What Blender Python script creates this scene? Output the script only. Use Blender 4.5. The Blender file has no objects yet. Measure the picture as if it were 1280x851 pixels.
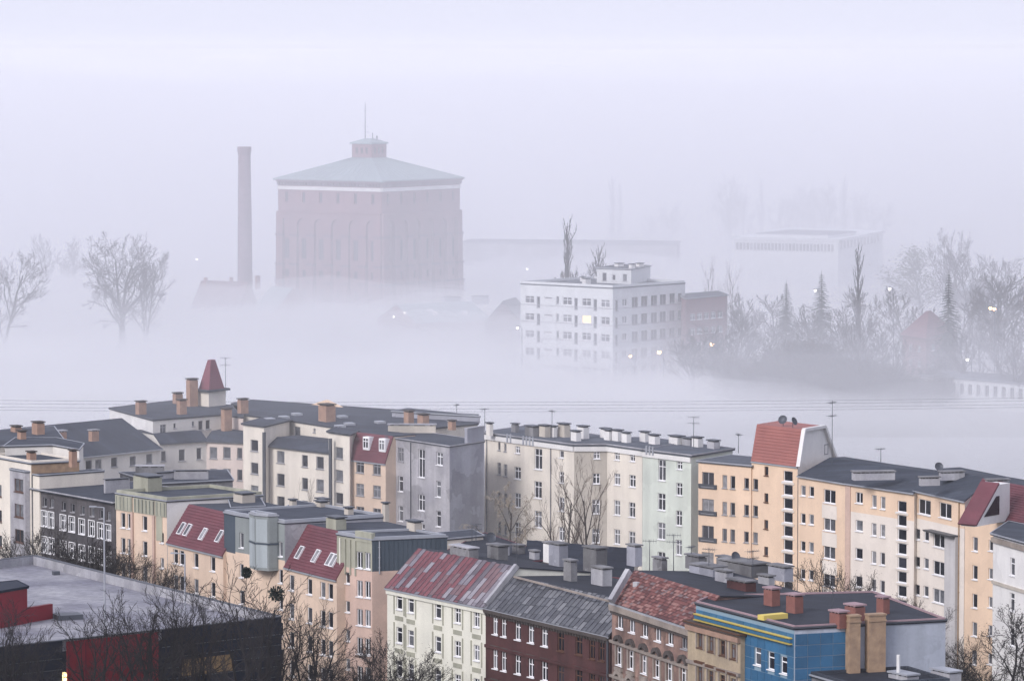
import bpy, math, random
from mathutils import Vector, noise
random.seed(7)
scene = bpy.context.scene
# ------------------------------------------------------------------ camera, world, sun, exposure
F, CX, CY, YH, HC = 5000.0, 640.0, 425.5, 60.0, 70.0      # focal length in photo pixels, centre, horizon row, camera height
TH = math.atan((CY - YH) / F)
cam = bpy.data.cameras.new("camera"); co = bpy.data.objects.new("camera", cam)
scene.collection.objects.link(co); scene.camera = co
co.location = (0, 0, HC); co.rotation_euler = (math.pi / 2 - TH, 0, 0)
cam.sensor_width = 36; cam.lens = 36 * F / 1280; cam.clip_start = 1; cam.clip_end = 60000
world = bpy.data.worlds.new("World"); scene.world = world; world.use_nodes = True
SUN_EL, SUN_AZ = math.radians(32), math.radians(222)       # azimuth clockwise from +Y (behind the camera, to the left)
nt = world.node_tree; bg = nt.nodes["Background"]; bg.inputs[1].default_value = 0.1
sky = nt.nodes.new("ShaderNodeTexSky"); sky.sky_type = 'NISHITA'; sky.sun_disc = False
sky.sun_elevation = SUN_EL; sky.sun_rotation = SUN_AZ; sky.dust_density = 3
mixw = nt.nodes.new("ShaderNodeMix"); mixw.data_type = 'RGBA'; mixw.inputs[0].default_value = 0.86
nt.links.new(sky.outputs[0], mixw.inputs[6]); mixw.inputs[7].default_value = (8.9, 9.05, 10.9, 1)   # overcast veil
nt.links.new(mixw.outputs[2], bg.inputs[0])
sl = bpy.data.lights.new("sun", 'SUN'); sl.energy = 2.5; sl.angle = math.radians(20); sl.color = (1, .955, .94)
so = bpy.data.objects.new("sun", sl); scene.collection.objects.link(so)
sd = Vector((math.sin(SUN_AZ) * math.cos(SUN_EL), math.cos(SUN_AZ) * math.cos(SUN_EL), math.sin(SUN_EL)))
so.rotation_euler = sd.to_track_quat('Z', 'Y').to_euler(); so.location = (0, 0, 300)
scene.view_settings.view_transform = 'Standard'; scene.view_settings.look = 'None'
scene.view_settings.exposure = 0.07; scene.view_settings.gamma = 1
cy = scene.cycles
cy.volume_bounces = 6; cy.max_bounces = 8; cy.diffuse_bounces = 2; cy.glossy_bounces = 2; cy.transparent_max_bounces = 16
cy.use_denoising = True
# ------------------------------------------------------------------ pixel helpers
FW = Vector((0, math.cos(TH), -math.sin(TH))); UP = Vector((0, math.sin(TH), math.cos(TH))); CAM = Vector((0, 0, HC))
def ray(x, y): return FW + Vector(((x - CX) / F, 0, 0)) - UP * ((y - CY) / F)
def P(x, y, z):                                            # point of height z seen at pixel (x, y)
    r = ray(x, y); return CAM + r * ((z - HC) / r.z)
def PD(x, y, d):                                           # point at distance d along Y
    r = ray(x, y); return CAM + r * (d / r.y)
def S(p): return F / (p - CAM).dot(FW)                     # pixels per metre there
# ------------------------------------------------------------------ materials
M = {}
def mat(name, col, rough=.85, var=.18, scale=.35, streak=0., bump=0., spec=.3, metal=0., fine=True, rnd=0., emit=None, es=0, felt=0., blot=0.):
    m = bpy.data.materials.new(name); m.use_nodes = True; n = m.node_tree.nodes; l = m.node_tree.links
    b = n["Principled BSDF"]; b.inputs["Roughness"].default_value = rough; b.inputs["Metallic"].default_value = metal
    b.inputs["Specular IOR Level"].default_value = spec
    c = (*col, 1)
    geo = n.new("ShaderNodeNewGeometry")
    def nz(sc, det, vec=None):
        t = n.new("ShaderNodeTexNoise"); t.inputs["Scale"].default_value = sc; t.inputs["Detail"].default_value = det
        l.new(vec or geo.outputs["Position"], t.inputs["Vector"]); return t
    def mul(prev, fac_out, lo, hi, darkc):
        r = n.new("ShaderNodeMapRange"); r.inputs[1].default_value = .3; r.inputs[2].default_value = .72
        r.inputs[3].default_value = lo; r.inputs[4].default_value = hi; l.new(fac_out, r.inputs[0])
        x = n.new("ShaderNodeMix"); x.data_type = 'RGBA'; x.blend_type = 'MULTIPLY'; l.new(r.outputs[0], x.inputs[0])
        l.new(prev, x.inputs[6]); x.inputs[7].default_value = darkc; return x.outputs[2]
    rgb = n.new("ShaderNodeRGB"); rgb.outputs[0].default_value = c; o = rgb.outputs[0]
    if var > 0:
        o = mul(o, nz(scale, 5).outputs[0], 0, 1, (1 - var, 1 - var, 1 - var * .85, 1))
        if fine: o = mul(o, nz(scale * 11, 3).outputs[0], 0, 1, (1 - var * .5,) * 3 + (1,))
    if streak > 0:
        mp = n.new("ShaderNodeMapping"); mp.inputs["Scale"].default_value = (.75, .75, .07); l.new(geo.outputs["Position"], mp.inputs[0])
        o = mul(o, nz(1.0, 4, mp.outputs[0]).outputs[0], 0, 1, (1 - streak,) * 3 + (1,))
    if blot > 0:                                          # patched, blotchy render
        r2 = n.new("ShaderNodeTexVoronoi"); r2.inputs["Scale"].default_value = .33
        w2 = nz(.6, 3); ad = n.new("ShaderNodeVectorMath"); ad.operation = 'MULTIPLY_ADD'; ad.inputs[1].default_value = (3, 3, 3)
        l.new(w2.outputs["Color"], ad.inputs[0]); l.new(geo.outputs["Position"], ad.inputs[2]); l.new(ad.outputs[0], r2.inputs["Vector"])
        o = mul(o, r2.outputs["Color"], 0, 1, (1 - blot,) * 3 + (1,))
    if felt > 0:                                          # lapped felt strips
        mp = n.new("ShaderNodeMapping"); mp.inputs["Rotation"].default_value = (0, 0, .57); l.new(geo.outputs["Position"], mp.inputs[0])
        bt = n.new("ShaderNodeTexBrick"); l.new(mp.outputs[0], bt.inputs["Vector"]); bt.inputs["Scale"].default_value = 1
        bt.inputs["Brick Width"].default_value = 7; bt.inputs["Row Height"].default_value = 1.05; bt.inputs["Mortar Size"].default_value = .05
        bt.inputs["Color1"].default_value = (1, 1, 1, 1); bt.inputs["Color2"].default_value = (1 - felt,) * 3 + (1,); bt.inputs["Mortar"].default_value = (1 - felt * 1.4,) * 3 + (1,)
        x = n.new("ShaderNodeMix"); x.data_type = 'RGBA'; x.blend_type = 'MULTIPLY'; x.inputs[0].default_value = 1; l.new(o, x.inputs[6]); l.new(bt.outputs[0], x.inputs[7]); o = x.outputs[2]
    if rnd > 0:
        oi = n.new("ShaderNodeObjectInfo"); h = n.new("ShaderNodeHueSaturation")
        r = n.new("ShaderNodeMapRange"); r.inputs[3].default_value = 1 - rnd; r.inputs[4].default_value = 1 + rnd; l.new(oi.outputs["Random"], r.inputs[0])
        l.new(r.outputs[0], h.inputs["Value"]); l.new(o, h.inputs["Color"]); o = h.outputs[0]
    l.new(o, b.inputs["Base Color"])
    if bump > 0:
        bp = n.new("ShaderNodeBump"); bp.inputs["Strength"].default_value = bump; bp.inputs["Distance"].default_value = .05
        l.new(nz(4, 4).outputs[0], bp.inputs["Height"]); l.new(bp.outputs[0], b.inputs["Normal"])
    if emit: b.inputs["Emission Color"].default_value = (*emit, 1); b.inputs["Emission Strength"].default_value = es
    M[name] = m; return m
def glass(name, dark, light, thr, rough=.12):
    m = bpy.data.materials.new(name); m.use_nodes = True; n = m.node_tree.nodes; l = m.node_tree.links
    b = n["Principled BSDF"]; b.inputs["Roughness"].default_value = rough; b.inputs["Specular IOR Level"].default_value = .5
    oi = n.new("ShaderNodeObjectInfo"); r = n.new("ShaderNodeValToRGB"); l.new(oi.outputs["Random"], r.inputs[0])
    e = r.color_ramp.elements; e[0].color = (*dark, 1); e[0].position = thr - .12; e[1].color = (*light, 1); e[1].position = min(1, thr + .25)
    g = n.new("ShaderNodeNewGeometry"); t = n.new("ShaderNodeTexNoise"); t.inputs["Scale"].default_value = 1.7
    l.new(g.outputs["Position"], t.inputs["Vector"])
    x = n.new("ShaderNodeMix"); x.data_type = 'RGBA'; l.new(t.outputs[0], x.inputs[0]); l.new(r.outputs[0], x.inputs[6]); x.inputs[7].default_value = (*dark, 1)
    l.new(x.outputs[2], b.inputs["Base Color"]); M[name] = m
glass('glass', (.012, .014, .022), (.26, .27, .30), .52)
glass('glass_dark', (.012, .014, .022), (.06, .06, .08), .7)
glass('glass_curtain', (.05, .05, .06), (.42, .42, .44), .45)
mat('lit_pane', (.5, .4, .2), emit=(1, .72, .35), es=1.6, var=0)
mat('cream', (0.82, 0.76, 0.67), blot=0.06, streak=.14, var=.12, bump=.2)
mat('cream_pale', (0.78, 0.75, 0.7), streak=.12, var=.12)
mat('ivory', (0.8, 0.79, 0.69), blot=0.07, streak=.12, var=.1, bump=.2)
mat('peach', (0.77, 0.6, 0.47), blot=0.08, streak=.10, var=.12, bump=.15)
mat('peach_pink', (.68, .50, .42), blot=0.1, streak=.14, var=.14)
mat('apricot', (0.82, 0.62, 0.46), blot=0.06, streak=.08, var=.10)
mat('apricot_pale', (0.8, 0.73, 0.66), blot=0.06, streak=.08, var=.08)
mat('beige_grey', (.60, .55, .48), blot=0.12, streak=.18, var=.15)
mat('mint', (0.68, 0.73, 0.66), blot=0.09, streak=.14, var=.12)
mat('grey_plaster', (0.54, 0.53, 0.56), blot=0.28, streak=.30, var=.3, bump=.3)
mat('grey_gable', (0.42, 0.43, 0.49), blot=0.25, streak=.2, var=.22, bump=.3)
mat('wall_grey', (.60, .585, .59), streak=.2, var=.15)
mat('beige_pink', (.70, .60, .55), streak=.1, var=.12)
mat('white_plaster', (.80, .79, .78), blot=0.08, streak=.10, var=.1)
mat('dark_plaster', (0.15, 0.14, 0.15), blot=0.35, streak=.45, var=.4, bump=.4)
mat('brown_brick', (.105, .040, .040), blot=0.2, streak=.3, var=.35, bump=.4)
mat('old_pink', (.42, .27, .22), blot=0.35, streak=.4, var=.5, scale=.9, bump=.5)
mat('old_beige', (.52, .42, .29), streak=.3, var=.3)
mat('stone_trim', (.42, .36, .31), streak=.3, var=.35)
mat('dark_trim', (.09, .075, .07), blot=0.2, var=.3)
mat('blue_panel', (0.035, 0.14, 0.27), rough=.45, var=.25, rnd=.16, spec=.4)
mat('blue_joint', (0.22, 0.32, 0.4), var=.1)
mat('blue_wall', (0.04, 0.16, 0.3), var=.2, streak=.15)
mat('yellow_trim', (0.66, 0.52, 0.14), var=.1)
mat('pale_render', (.50, .54, .62), blot=0.14, streak=.2, var=.15)
mat('teal_cladding', (.075, .10, .13), rough=.6, var=.15, streak=.25)
mat('green_cladding', (.30, .32, .28), var=.15, streak=.25)
mat('green_plaster', (.44, .44, .35), var=.2, streak=.3)
mat('grey_green', (.28, .31, .31), var=.15, streak=.25)
mat('bay_panel', (.42, .47, .49), var=.1, streak=.3)
mat('bitumen', (0.062, 0.074, 0.1), felt=0.3, var=.35, scale=.18, bump=.2)
mat('bitumen_dark', (0.026, 0.032, 0.05), felt=0.3, var=.4, scale=.2, bump=.2)
mat('bitumen_pale', (0.11, 0.125, 0.155), felt=0.22, var=.3, scale=.2)
mat('concrete', (.30, .30, .31), blot=0.3, streak=.35, var=.35, bump=.3)
mat('concrete_pale', (.52, .52, .55), blot=0.2, streak=.3, var=.3)
mat('roof_felt', (.42, .42, .45), felt=0.16, var=.62, scale=.13, bump=.2)
mat('metal_trim', (.42, .44, .48), rough=.5, var=.2, metal=.3)
mat('metal_dark', (.10, .11, .13), rough=.5, var=.2, metal=.4)
mat('red_tile', (0.17, 0.058, 0.074), rough=.7, var=.25, streak=.15, bump=.2)
mat('red_tile_bright', (0.33, 0.13, 0.115), rough=.7, var=.2)
mat('spire_red', (0.22, 0.075, 0.1), rough=.6, var=.15)
for i, c in enumerate([(.19, .075, .07), (.31, .165, .145), (.11, .045, .046), (.19, .14, .14)]): mat('clay%d' % i, c, var=.3, scale=2)
for i, c in enumerate([(.20, .065, .078), (.165, .052, .065)]): mat('sheet_red%d' % i, c, rough=.5, var=.3, spec=.4)
for i, c in enumerate([(.30, .28, .31), (.22, .20, .23), (.14, .12, .14), (.20, .12, .13)]): mat('sheet_grey%d' % i, c, rough=.5, var=.35, scale=1, spec=.4)
for i, c in enumerate([(.10, .105, .12), (.135, .14, .155), (.075, .078, .09), (.19, .195, .21)]): mat('sheet_dark%d' % i, c, rough=.5, var=.35, scale=1, spec=.4)
mat('brick_orange', (0.42, 0.27, 0.2), var=.3, scale=1.2, bump=.3)
mat('brick_tan', (.42, .29, .19), var=.35, scale=1.5, bump=.4)
mat('brick_red', (0.27, 0.115, 0.095), var=.3, scale=1.2, bump=.3)
mat('cap_pink', (0.36, 0.25, 0.27), var=.2)
mat('soot', (.03, .03, .035), var=.3)
mat('frame_white', (.82, .82, .84), rough=.5, var=.05)
mat('frame_brown', (.11, .05, .03), rough=.6, var=.2)
mat('frame_grey', (.33, .33, .35), rough=.6, var=.15)
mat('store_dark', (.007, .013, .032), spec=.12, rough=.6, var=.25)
mat('store_red', (0.22, 0.006, 0.02), rough=.5, var=.15)
mat('tower_brick', (0.25, 0.125, 0.14), var=.25, scale=.2, streak=.12)
mat('tower_dark', (0.12, 0.07, 0.1), var=.2)
mat('tower_roof', (0.28, 0.36, 0.37), rough=.6, var=.2, scale=.1, streak=.2)
mat('chimney_brick', (.19, .12, .15), var=.25)
mat('white_block', (.66, .68, .70), var=.08, streak=.1)
mat('bark', (0.016, 0.014, 0.018), var=.3, scale=2)
mat('bark_grey', (.10, .09, .085), var=.3, scale=2)
mat('twig', (0.018, 0.015, 0.019), var=.2, scale=2)
mat('twig_warm', (.13, .10, .085), var=.2, scale=2)
mat('twig_pale', (.36, .31, .25), var=.2, scale=2)
mat('bud', (.075, .065, .05), var=.3, scale=2)
mat('needle', (.018, .035, .030), var=.4, scale=1)
mat('leaf', (0.13, 0.15, 0.1), var=.4, scale=1)
mat('leaf_rust', (0.16, 0.075, 0.04), var=.4, scale=1)
mat('ground_earth', (.075, .08, .062), var=.5, scale=.02, bump=.2)
mat('asphalt', (.05, .05, .053), var=.3, scale=.2)
mat('paving', (.24, .235, .23), var=.3, scale=.3)
mat('kerb_stone', (.34, .34, .33), var=.2)
mat('paint_white', (.75, .75, .74), var=.2)
mat('water', (.03, .04, .05), rough=.08, var=0, spec=.6)
mat('lamp_white', (1, 1, 1), var=0, emit=(1, .93, .85), es=9)
mat('lamp_orange', (1, .7, .4), var=0, emit=(1, .55, .25), es=10)
mat('store_light', (1, .85, .5), var=0, emit=(1, .72, .35), es=3)
mat('store_window', (.05, .04, .03), var=0, emit=(.9, .55, .25), es=.10)
for k in ('lamp_white', 'lamp_orange'): M[k].cycles.emission_sampling = 'NONE'
# ------------------------------------------------------------------ mesh builder
COL = scene.collection
class MB:
    def __init__(s): s.v = []; s.f = []; s.mi = []
    def poly(s, pts, mi=0):
        b = len(s.v); s.v += [tuple(p) for p in pts]; s.f.append(tuple(range(b, b + len(pts)))); s.mi.append(mi)
    def hexa(s, lo, hi, mi=0):                            # two matching loops (bottom, top)
        b = len(s.v); n = len(lo); s.v += [tuple(p) for p in lo] + [tuple(p) for p in hi]
        s.f.append(tuple(range(b + n - 1, b - 1, -1))); s.f.append(tuple(range(b + n, b + 2 * n)))
        for i in range(n): j = (i + 1) % n; s.f.append((b + i, b + j, b + n + j, b + n + i))
        s.mi += [mi] * (n + 2)
    def box(s, c, sx, sy, sz, ang=0, mi=0):               # c = centre of the bottom
        ca, sa = math.cos(ang), math.sin(ang)
        lo = [Vector((c[0] + ca * x - sa * y, c[1] + sa * x + ca * y, c[2])) for x, y in ((-sx/2, -sy/2), (sx/2, -sy/2), (sx/2, sy/2), (-sx/2, sy/2))]
        s.hexa(lo, [p + Vector((0, 0, sz)) for p in lo], mi)
    def bar(s, p, q, w, h, mi=0):                         # beam p->q, w sideways (horizontal), h vertical, centred
        d = (q - p).normalized(); side = d.cross(Vector((0, 0, 1)))
        if side.length < 1e-4: side = Vector((1, 0, 0))
        side.normalize(); up = side.cross(d); a = side * (w / 2); u = up * (h / 2)
        s.hexa([p - a - u, p + a - u, p + a + u, p - a + u], [q - a - u, q + a - u, q + a + u, q - a + u], mi)
    def tube(s, pts, rad, n=5, mi=0):
        b = len(s.v); k = len(pts); d = (pts[-1] - pts[0]).normalized()
        x = d.orthogonal().normalized(); y = d.cross(x)
        for p, r in zip(pts, rad):
            for i in range(n):
                a = 2 * math.pi * i / n; q = p + x * (r * math.cos(a)) + y * (r * math.sin(a)); s.v.append((q.x, q.y, q.z))
        for j in range(k - 1):
            for i in range(n):
                i2 = (i + 1) % n; s.f.append((b + j*n + i, b + j*n + i2, b + (j+1)*n + i2, b + (j+1)*n + i)); s.mi.append(mi)
        s.f.append(tuple(range(b + n - 1, b - 1, -1))); s.f.append(tuple(range(b + (k-1)*n, b + k*n))); s.mi += [mi, mi]
    def mesh(s, name, mats, off=None):
        me = bpy.data.meshes.new(name)
        v = s.v if off is None else [(a - off.x, b - off.y, c - off.z) for a, b, c in s.v]
        me.from_pydata(v, [], s.f)
        for m in (mats if isinstance(mats, (list, tuple)) else [mats]): me.materials.append(M[m])
        if any(s.mi): me.polygons.foreach_set('material_index', s.mi)
        me.update(); return me
    def build(s, name, mats, root, part=None):
        """mesh given in world coordinates -> child of root (or of part)"""
        off = root.location if root else None
        if part is not None: off = root.location + part.location
        o = bpy.data.objects.new(name, s.mesh(name, mats, off)); COL.objects.link(o)
        if part is not None: o.parent = part
        elif root is not None: o.parent = root
        return o
def thing(name, label, cat, loc, group=None, kind=None):
    o = bpy.data.objects.new(name, None); COL.objects.link(o); o.location = loc; o.empty_display_size = .5
    o['label'] = label; o['category'] = cat
    if group: o['group'] = group
    if kind: o['kind'] = kind
    return o
def tag(o, label, cat, group=None, kind=None):
    o['label'] = label; o['category'] = cat
    if group: o['group'] = group
    if kind: o['kind'] = kind
    return o
def child(name, me, par, loc=(0, 0, 0), rz=0):
    o = bpy.data.objects.new(name, me); COL.objects.link(o); o.parent = par; o.location = loc; o.rotation_euler = (0, 0, rz); return o
# ------------------------------------------------------------------ windows and walls
WC = {}
def win_mesh(w, h, style, fm, gm, sill):
    k = (round(w / .06), round(h / .06), style, fm, gm, sill)
    if k in WC: return WC[k]
    w, h = k[0] * .06, k[1] * .06
    b = min(.085, w * .13); m = MB(); D = .08
    def r(x0, x1, z0, z1, d=D): m.hexa([Vector((x0, 0, z0)), Vector((x1, 0, z0)), Vector((x1, d, z0)), Vector((x0, d, z0))], [Vector((x0, 0, z1)), Vector((x1, 0, z1)), Vector((x1, d, z1)), Vector((x0, d, z1))])
    e = .03                                               # the frame tucks into the wall a little
    r(-w/2 - e, -w/2 + b, -h/2 - e, h/2 + e); r(w/2 - b, w/2 + e, -h/2 - e, h/2 + e)
    r(-w/2 + b, w/2 - b, -h/2 - e, -h/2 + b, D * .96); r(-w/2 + b, w/2 - b, h/2 - b, h/2 + e, D * .96)
    if style in 'xv': r(-b * .7, b * .7, -h/2 + b, h/2 - b, D * .92)
    if style in 'xt':
        zt = h * .17
        if style == 'x': r(-w/2 + b, -b * .7, zt - b * .6, zt + b * .6, D * .9); r(b * .7, w/2 - b, zt - b * .6, zt + b * .6, D * .9)
        else: r(-w/2 + b, w/2 - b, zt - b * .6, zt + b * .6, D * .9)
    if sill:
        m.hexa([Vector((-w/2 - .08, -.26, -h/2 - .09)), Vector((w/2 + .08, -.26, -h/2 - .09)), Vector((w/2 + .08, 0, -h/2 - .09)), Vector((-w/2 - .08, 0, -h/2 - .09))],
               [Vector((-w/2 - .08, -.26, -h/2 - .02)), Vector((w/2 + .08, -.26, -h/2 - .02)), Vector((w/2 + .08, 0, -h/2 + .012)), Vector((-w/2 - .08, 0, -h/2 + .012))])
    p = MB(); p.hexa([Vector((-w/2, .035, -h/2)), Vector((w/2, .035, -h/2)), Vector((w/2, .05, -h/2)), Vector((-w/2, .05, -h/2))],
                     [Vector((-w/2, .035, h/2)), Vector((w/2, .035, h/2)), Vector((w/2, .05, h/2)), Vector((-w/2, .05, h/2))])
    WC[k] = (m.mesh('window', fm), p.mesh('pane', gm)); return WC[k]
class Wall:
    def __init__(s, A, B):
        s.A = Vector((A.x, A.y, 0)); s.B = Vector((B.x, B.y, 0)); d = s.B - s.A; s.L = d.length; s.t = d / s.L
        s.n = Vector((s.t.y, -s.t.x, 0)); s.ang = math.atan2(s.t.y, s.t.x)
    def hit(s, px, py):
        r = ray(px, py); k = (s.A - CAM).dot(s.n) / r.dot(s.n); q = CAM + r * k
        return (q - s.A).dot(s.t), q.z
    def at(s, u, z, out=0): return s.A + s.t * u + s.n * out + Vector((0, 0, z))
# col = (px, py, wpx, hpx, rows, style, frame, glass); first-row centre pixel, rows go down by dy pixels
def expand(w, cols, dy, z0, z1):
    out = []
    for c in cols:
        px, py, wp, hp, n = c[:5]; st = c[5] if len(c) > 5 else 'x'; fm = c[6] if len(c) > 6 else 'frame_white'; gm = c[7] if len(c) > 7 else 'glass'
        u, z = w.hit(px, py); ua, _ = w.hit(px - wp / 2, py); ub, _ = w.hit(px + wp / 2, py)
        _, za = w.hit(px, py - hp / 2); _, zb = w.hit(px, py + hp / 2); _, zd = w.hit(px, py + dy)
        wd = abs(ub - ua); ht = za - zb; sp = z - zd
        for i in range(n):
            zc = z - sp * i
            if zc - ht / 2 < z0 + .3 or zc + ht / 2 > z1 - .08 or u - wd / 2 < .1 or u + wd / 2 > w.L - .1: continue
            out.append((u, zc, wd, ht, st, fm, gm))
    return out
def wall(root, A, B, z0, z1, mt, cols=(), dy=35, wins=None, sill=True, split=None, name='wall', inset=.13):
    """one facade with real openings; split = (z, material above)"""
    w = Wall(A, B); wins = list(wins or []) + expand(w, cols, dy, z0, z1)
    us = {0., w.L}; zs = {z0, z1}
    if split: zs.add(split[0])
    holes = []
    for (u, z, wd, ht, *_r) in wins:
        wd = round(wd / .06) * .06; ht = round(ht / .06) * .06
        h = (u - wd/2, u + wd/2, z - ht/2, z + ht/2); holes.append(h); us |= {h[0], h[1]}; zs |= {h[2], h[3]}
    us = sorted(us); zs = sorted(zs); m = MB()
    for i in range(len(us) - 1):
        if us[i+1] - us[i] < 1e-5: continue
        uc = (us[i] + us[i+1]) / 2
        hc = [h for h in holes if h[0] < uc < h[1]]
        # merge vertical runs of solid cells
        j = 0
        while j < len(zs) - 1:
            zc = (zs[j] + zs[j+1]) / 2
            if any(h[2] < zc < h[3] for h in hc): j += 1; continue
            k = j
            while k + 1 < len(zs) - 1 and not any(h[2] < (zs[k+1] + zs[k+2]) / 2 < h[3] for h in hc) and not (split and abs(zs[k+1] - split[0]) < 1e-6): k += 1
            mi = 1 if split and zc > split[0] else 0
            m.poly([w.at(us[i], zs[j]), w.at(us[i+1], zs[j]), w.at(us[i+1], zs[k+1]), w.at(us[i], zs[k+1])], mi); j = k + 1
    for h in holes:
        a, b, c, d = h; o, q = 0, -(inset + .1); mi = 1 if split and (c + d) / 2 > split[0] else 0
        for (u1, z1_, u2, z2_) in ((a, c, b, c), (b, c, b, d), (b, d, a, d), (a, d, a, c)):
            m.poly([w.at(u1, z1_, o), w.at(u1, z1_, q), w.at(u2, z2_, q), w.at(u2, z2_, o)], mi)
    ob = m.build(name, [mt] + ([split[1]] if split else []), root)
    for (u, z, wd, ht, st, fm, gm) in wins:
        fmz, gmz = win_mesh(wd, ht, st, fm, gm, sill)
        f = child('window', fmz, root, w.at(u, z, -inset) - root.location, w.ang); child('pane', gmz, f)
    return w
def off_poly(pts, d):
    n = len(pts); out = []
    for i in range(n):
        a, b, c = pts[i - 1], pts[i], pts[(i + 1) % n]
        e1 = (b - a); e2 = (c - b); e1 = Vector((e1.x, e1.y, 0)).normalized(); e2 = Vector((e2.x, e2.y, 0)).normalized()
        n1 = Vector((e1.y, -e1.x, 0)); n2 = Vector((e2.y, -e2.x, 0)); k = max(.35, 1 + n1.dot(n2))
        out.append(b + (n1 + n2) * (d / k))
    return out
def polyblock(root, pts, z, zb=0, mt='cream', walls={}, roof='bitumen', over=.25, th=.22, curb=0, cw=.3, curbm='metal_trim', edge='metal_trim', sill=True, dy=35):
    """vertical prism; pts = (px, py) seen at height z or world Vectors, going left->right along the front then round the back.
       walls = {edge index: dict(cols=, dy=, mt=, split=)}; a roof slab on top, an optional kerb along its edge"""
    q = [p if isinstance(p, Vector) else P(p[0], p[1], z) for p in pts]; q = [Vector((p.x, p.y, 0)) for p in q]; n = len(q)
    W = []
    for i in range(n):
        d = dict(walls.get(i, {})); W.append(wall(root, q[i], q[(i+1) % n], zb, z, d.pop('mt', mt), sill=d.pop('sill', sill), dy=d.pop('dy', dy), **d))
    o = off_poly(q, over); m = MB(); up = lambda L, h: [Vector((p.x, p.y, h)) for p in L]
    m.hexa(up(o, z + .004), up(o, z + th)); r = m.build('roof', roof, root)
    if edge:
        m = MB()
        for i in range(n):
            a, b = o[i], o[(i+1) % n]; a = Vector((a.x, a.y, z + th - .03)); b = Vector((b.x, b.y, z + th - .03)); m.bar(a, b, .10, .14)
        m.build('roof_edge', edge, root)
    if curb:
        m = MB(); i1 = off_poly(q, over - .12); i2 = off_poly(q, over - .12 - cw)
        for i in range(n):
            j = (i+1) % n
            m.hexa(up([i1[i], i1[j], i2[j], i2[i]], z + th + .002), up([i1[i], i1[j], i2[j], i2[i]], z + th + curb))
        m.build('parapet', curbm, root)
    return W, q
def slab(m, a, b, c, d, t, mi=0):                         # a,b front edge, c,d back edge; thickness t downwards
    nrm = (b - a).cross(d - a).normalized()
    if nrm.z < 0: nrm = -nrm
    m.hexa([p - nrm * t for p in (a, b, c, d)], [a, b, c, d], mi)
def block(root, A, B, z, prof, zb=0, mt='cream', cols=(), dy=35, back=None, roofs=('bitumen',), kinds=('flat',), over=.3, right={}, left={}, split=None, sill=True, side_over=.12, gable=None, edge='metal_trim'):
    """a house with a roof profile: prof = [(metres back, height), ...] swept along the front A-B"""
    A = A if isinstance(A, Vector) else P(A[0], A[1], z); B = B if isinstance(B, Vector) else P(B[0], B[1], z)
    A = Vector((A.x, A.y, 0)); B = Vector((B.x, B.y, 0)); w = Wall(A, B); bk = back.normalized() if back is not None else -w.n
    dp = prof[-1][0]; zm = min(h for _, h in prof)
    wall(root, A, B, zb, z, mt, cols, dy, split=split, sill=sill)
    for (X, Y, dd, sgn) in ((B, B + bk * dp, right, 1), (A + bk * dp, A, left, -1)):
        dd = dict(dd); m_ = dd.pop('mt', mt); top = dd.pop('top', None)
        wall(root, X, Y, zb, min(zm, z), m_, **dd)
        base = B if sgn > 0 else A
        pts = [base + bk * d + Vector((0, 0, h)) for d, h in prof]
        ring = [base + Vector((0, 0, min(zm, z)))] + pts + [base + bk * dp + Vector((0, 0, min(zm, z)))]
        m = MB(); clean = [ring[0]]
        for p in ring[1:]:
            if (p - clean[-1]).length > 1e-3: clean.append(p)
        if len(clean) > 2:
            m.poly(clean if sgn > 0 else clean[::-1]); m.build('gable', top or gable or m_, root)
    wall(root, B + bk * dp, A + bk * dp, zb, prof[-1][1], mt)
    for i in range(len(prof) - 1):
        (d0, z0), (d1, z1) = prof[i], prof[i+1]; k = kinds[min(i, len(kinds)-1)]; rm = roofs[min(i, len(roofs)-1)]
        sl_ = math.hypot(d1 - d0, z1 - z0); e0 = over if i == 0 else 0; e1 = .15 if i == len(prof) - 2 else 0
        sx = w.t * side_over; dv = (bk * (d1 - d0) + Vector((0, 0, z1 - z0))) / sl_
        lift = Vector((0, 0, .14))
        a = A + bk * d0 + Vector((0, 0, z0)) - dv * e0 - sx + lift; b = B + bk * d0 + Vector((0, 0, z0)) - dv * e0 + sx + lift
        c = B + bk * d1 + Vector((0, 0, z1)) + dv * e1 + sx + lift; d = A + bk * d1 + Vector((0, 0, z1)) + dv * e1 - sx + lift
        if k == 'flat':
            m = MB(); slab(m, a, b, c, d, .12); m.build('roof', rm, root)
        elif k == 'courses':
            m = MB(); slab(m, a, b, c, d, .12); n = max(4, int(sl_ / .33)); nr = (b - a).cross(d - a).normalized()
            for j in range(n):
                p0, p1 = j / n, (j + 1) / n
                m.hexa([a.lerp(d, p0) + nr * .005, b.lerp(c, p0) + nr * .005, b.lerp(c, p1) + nr * .005, a.lerp(d, p1) + nr * .005],
                       [a.lerp(d, p0) + nr * .075, b.lerp(c, p0) + nr * .075, b.lerp(c, p1) + nr * .012, a.lerp(d, p1) + nr * .012])
            m.build('roof', rm, root)
        elif k.startswith('sheets'):
            m = MB(); slab(m, a, b, c, d, .12); r = m.build('roof', 'metal_dark', root); sheets(root, r, a, b, c, d, k)
        elif k == 'tiles':
            m = MB(); slab(m, a, b, c, d, .12); r = m.build('roof', 'clay2', root); tiles(root, r, a, b, c, d)
        if i == 0 and edge:
            m = MB(); m.bar(a - Vector((0, 0, .1)), b - Vector((0, 0, .1)), .16, .16); m.build('gutter', edge, root)
    return w
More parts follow.
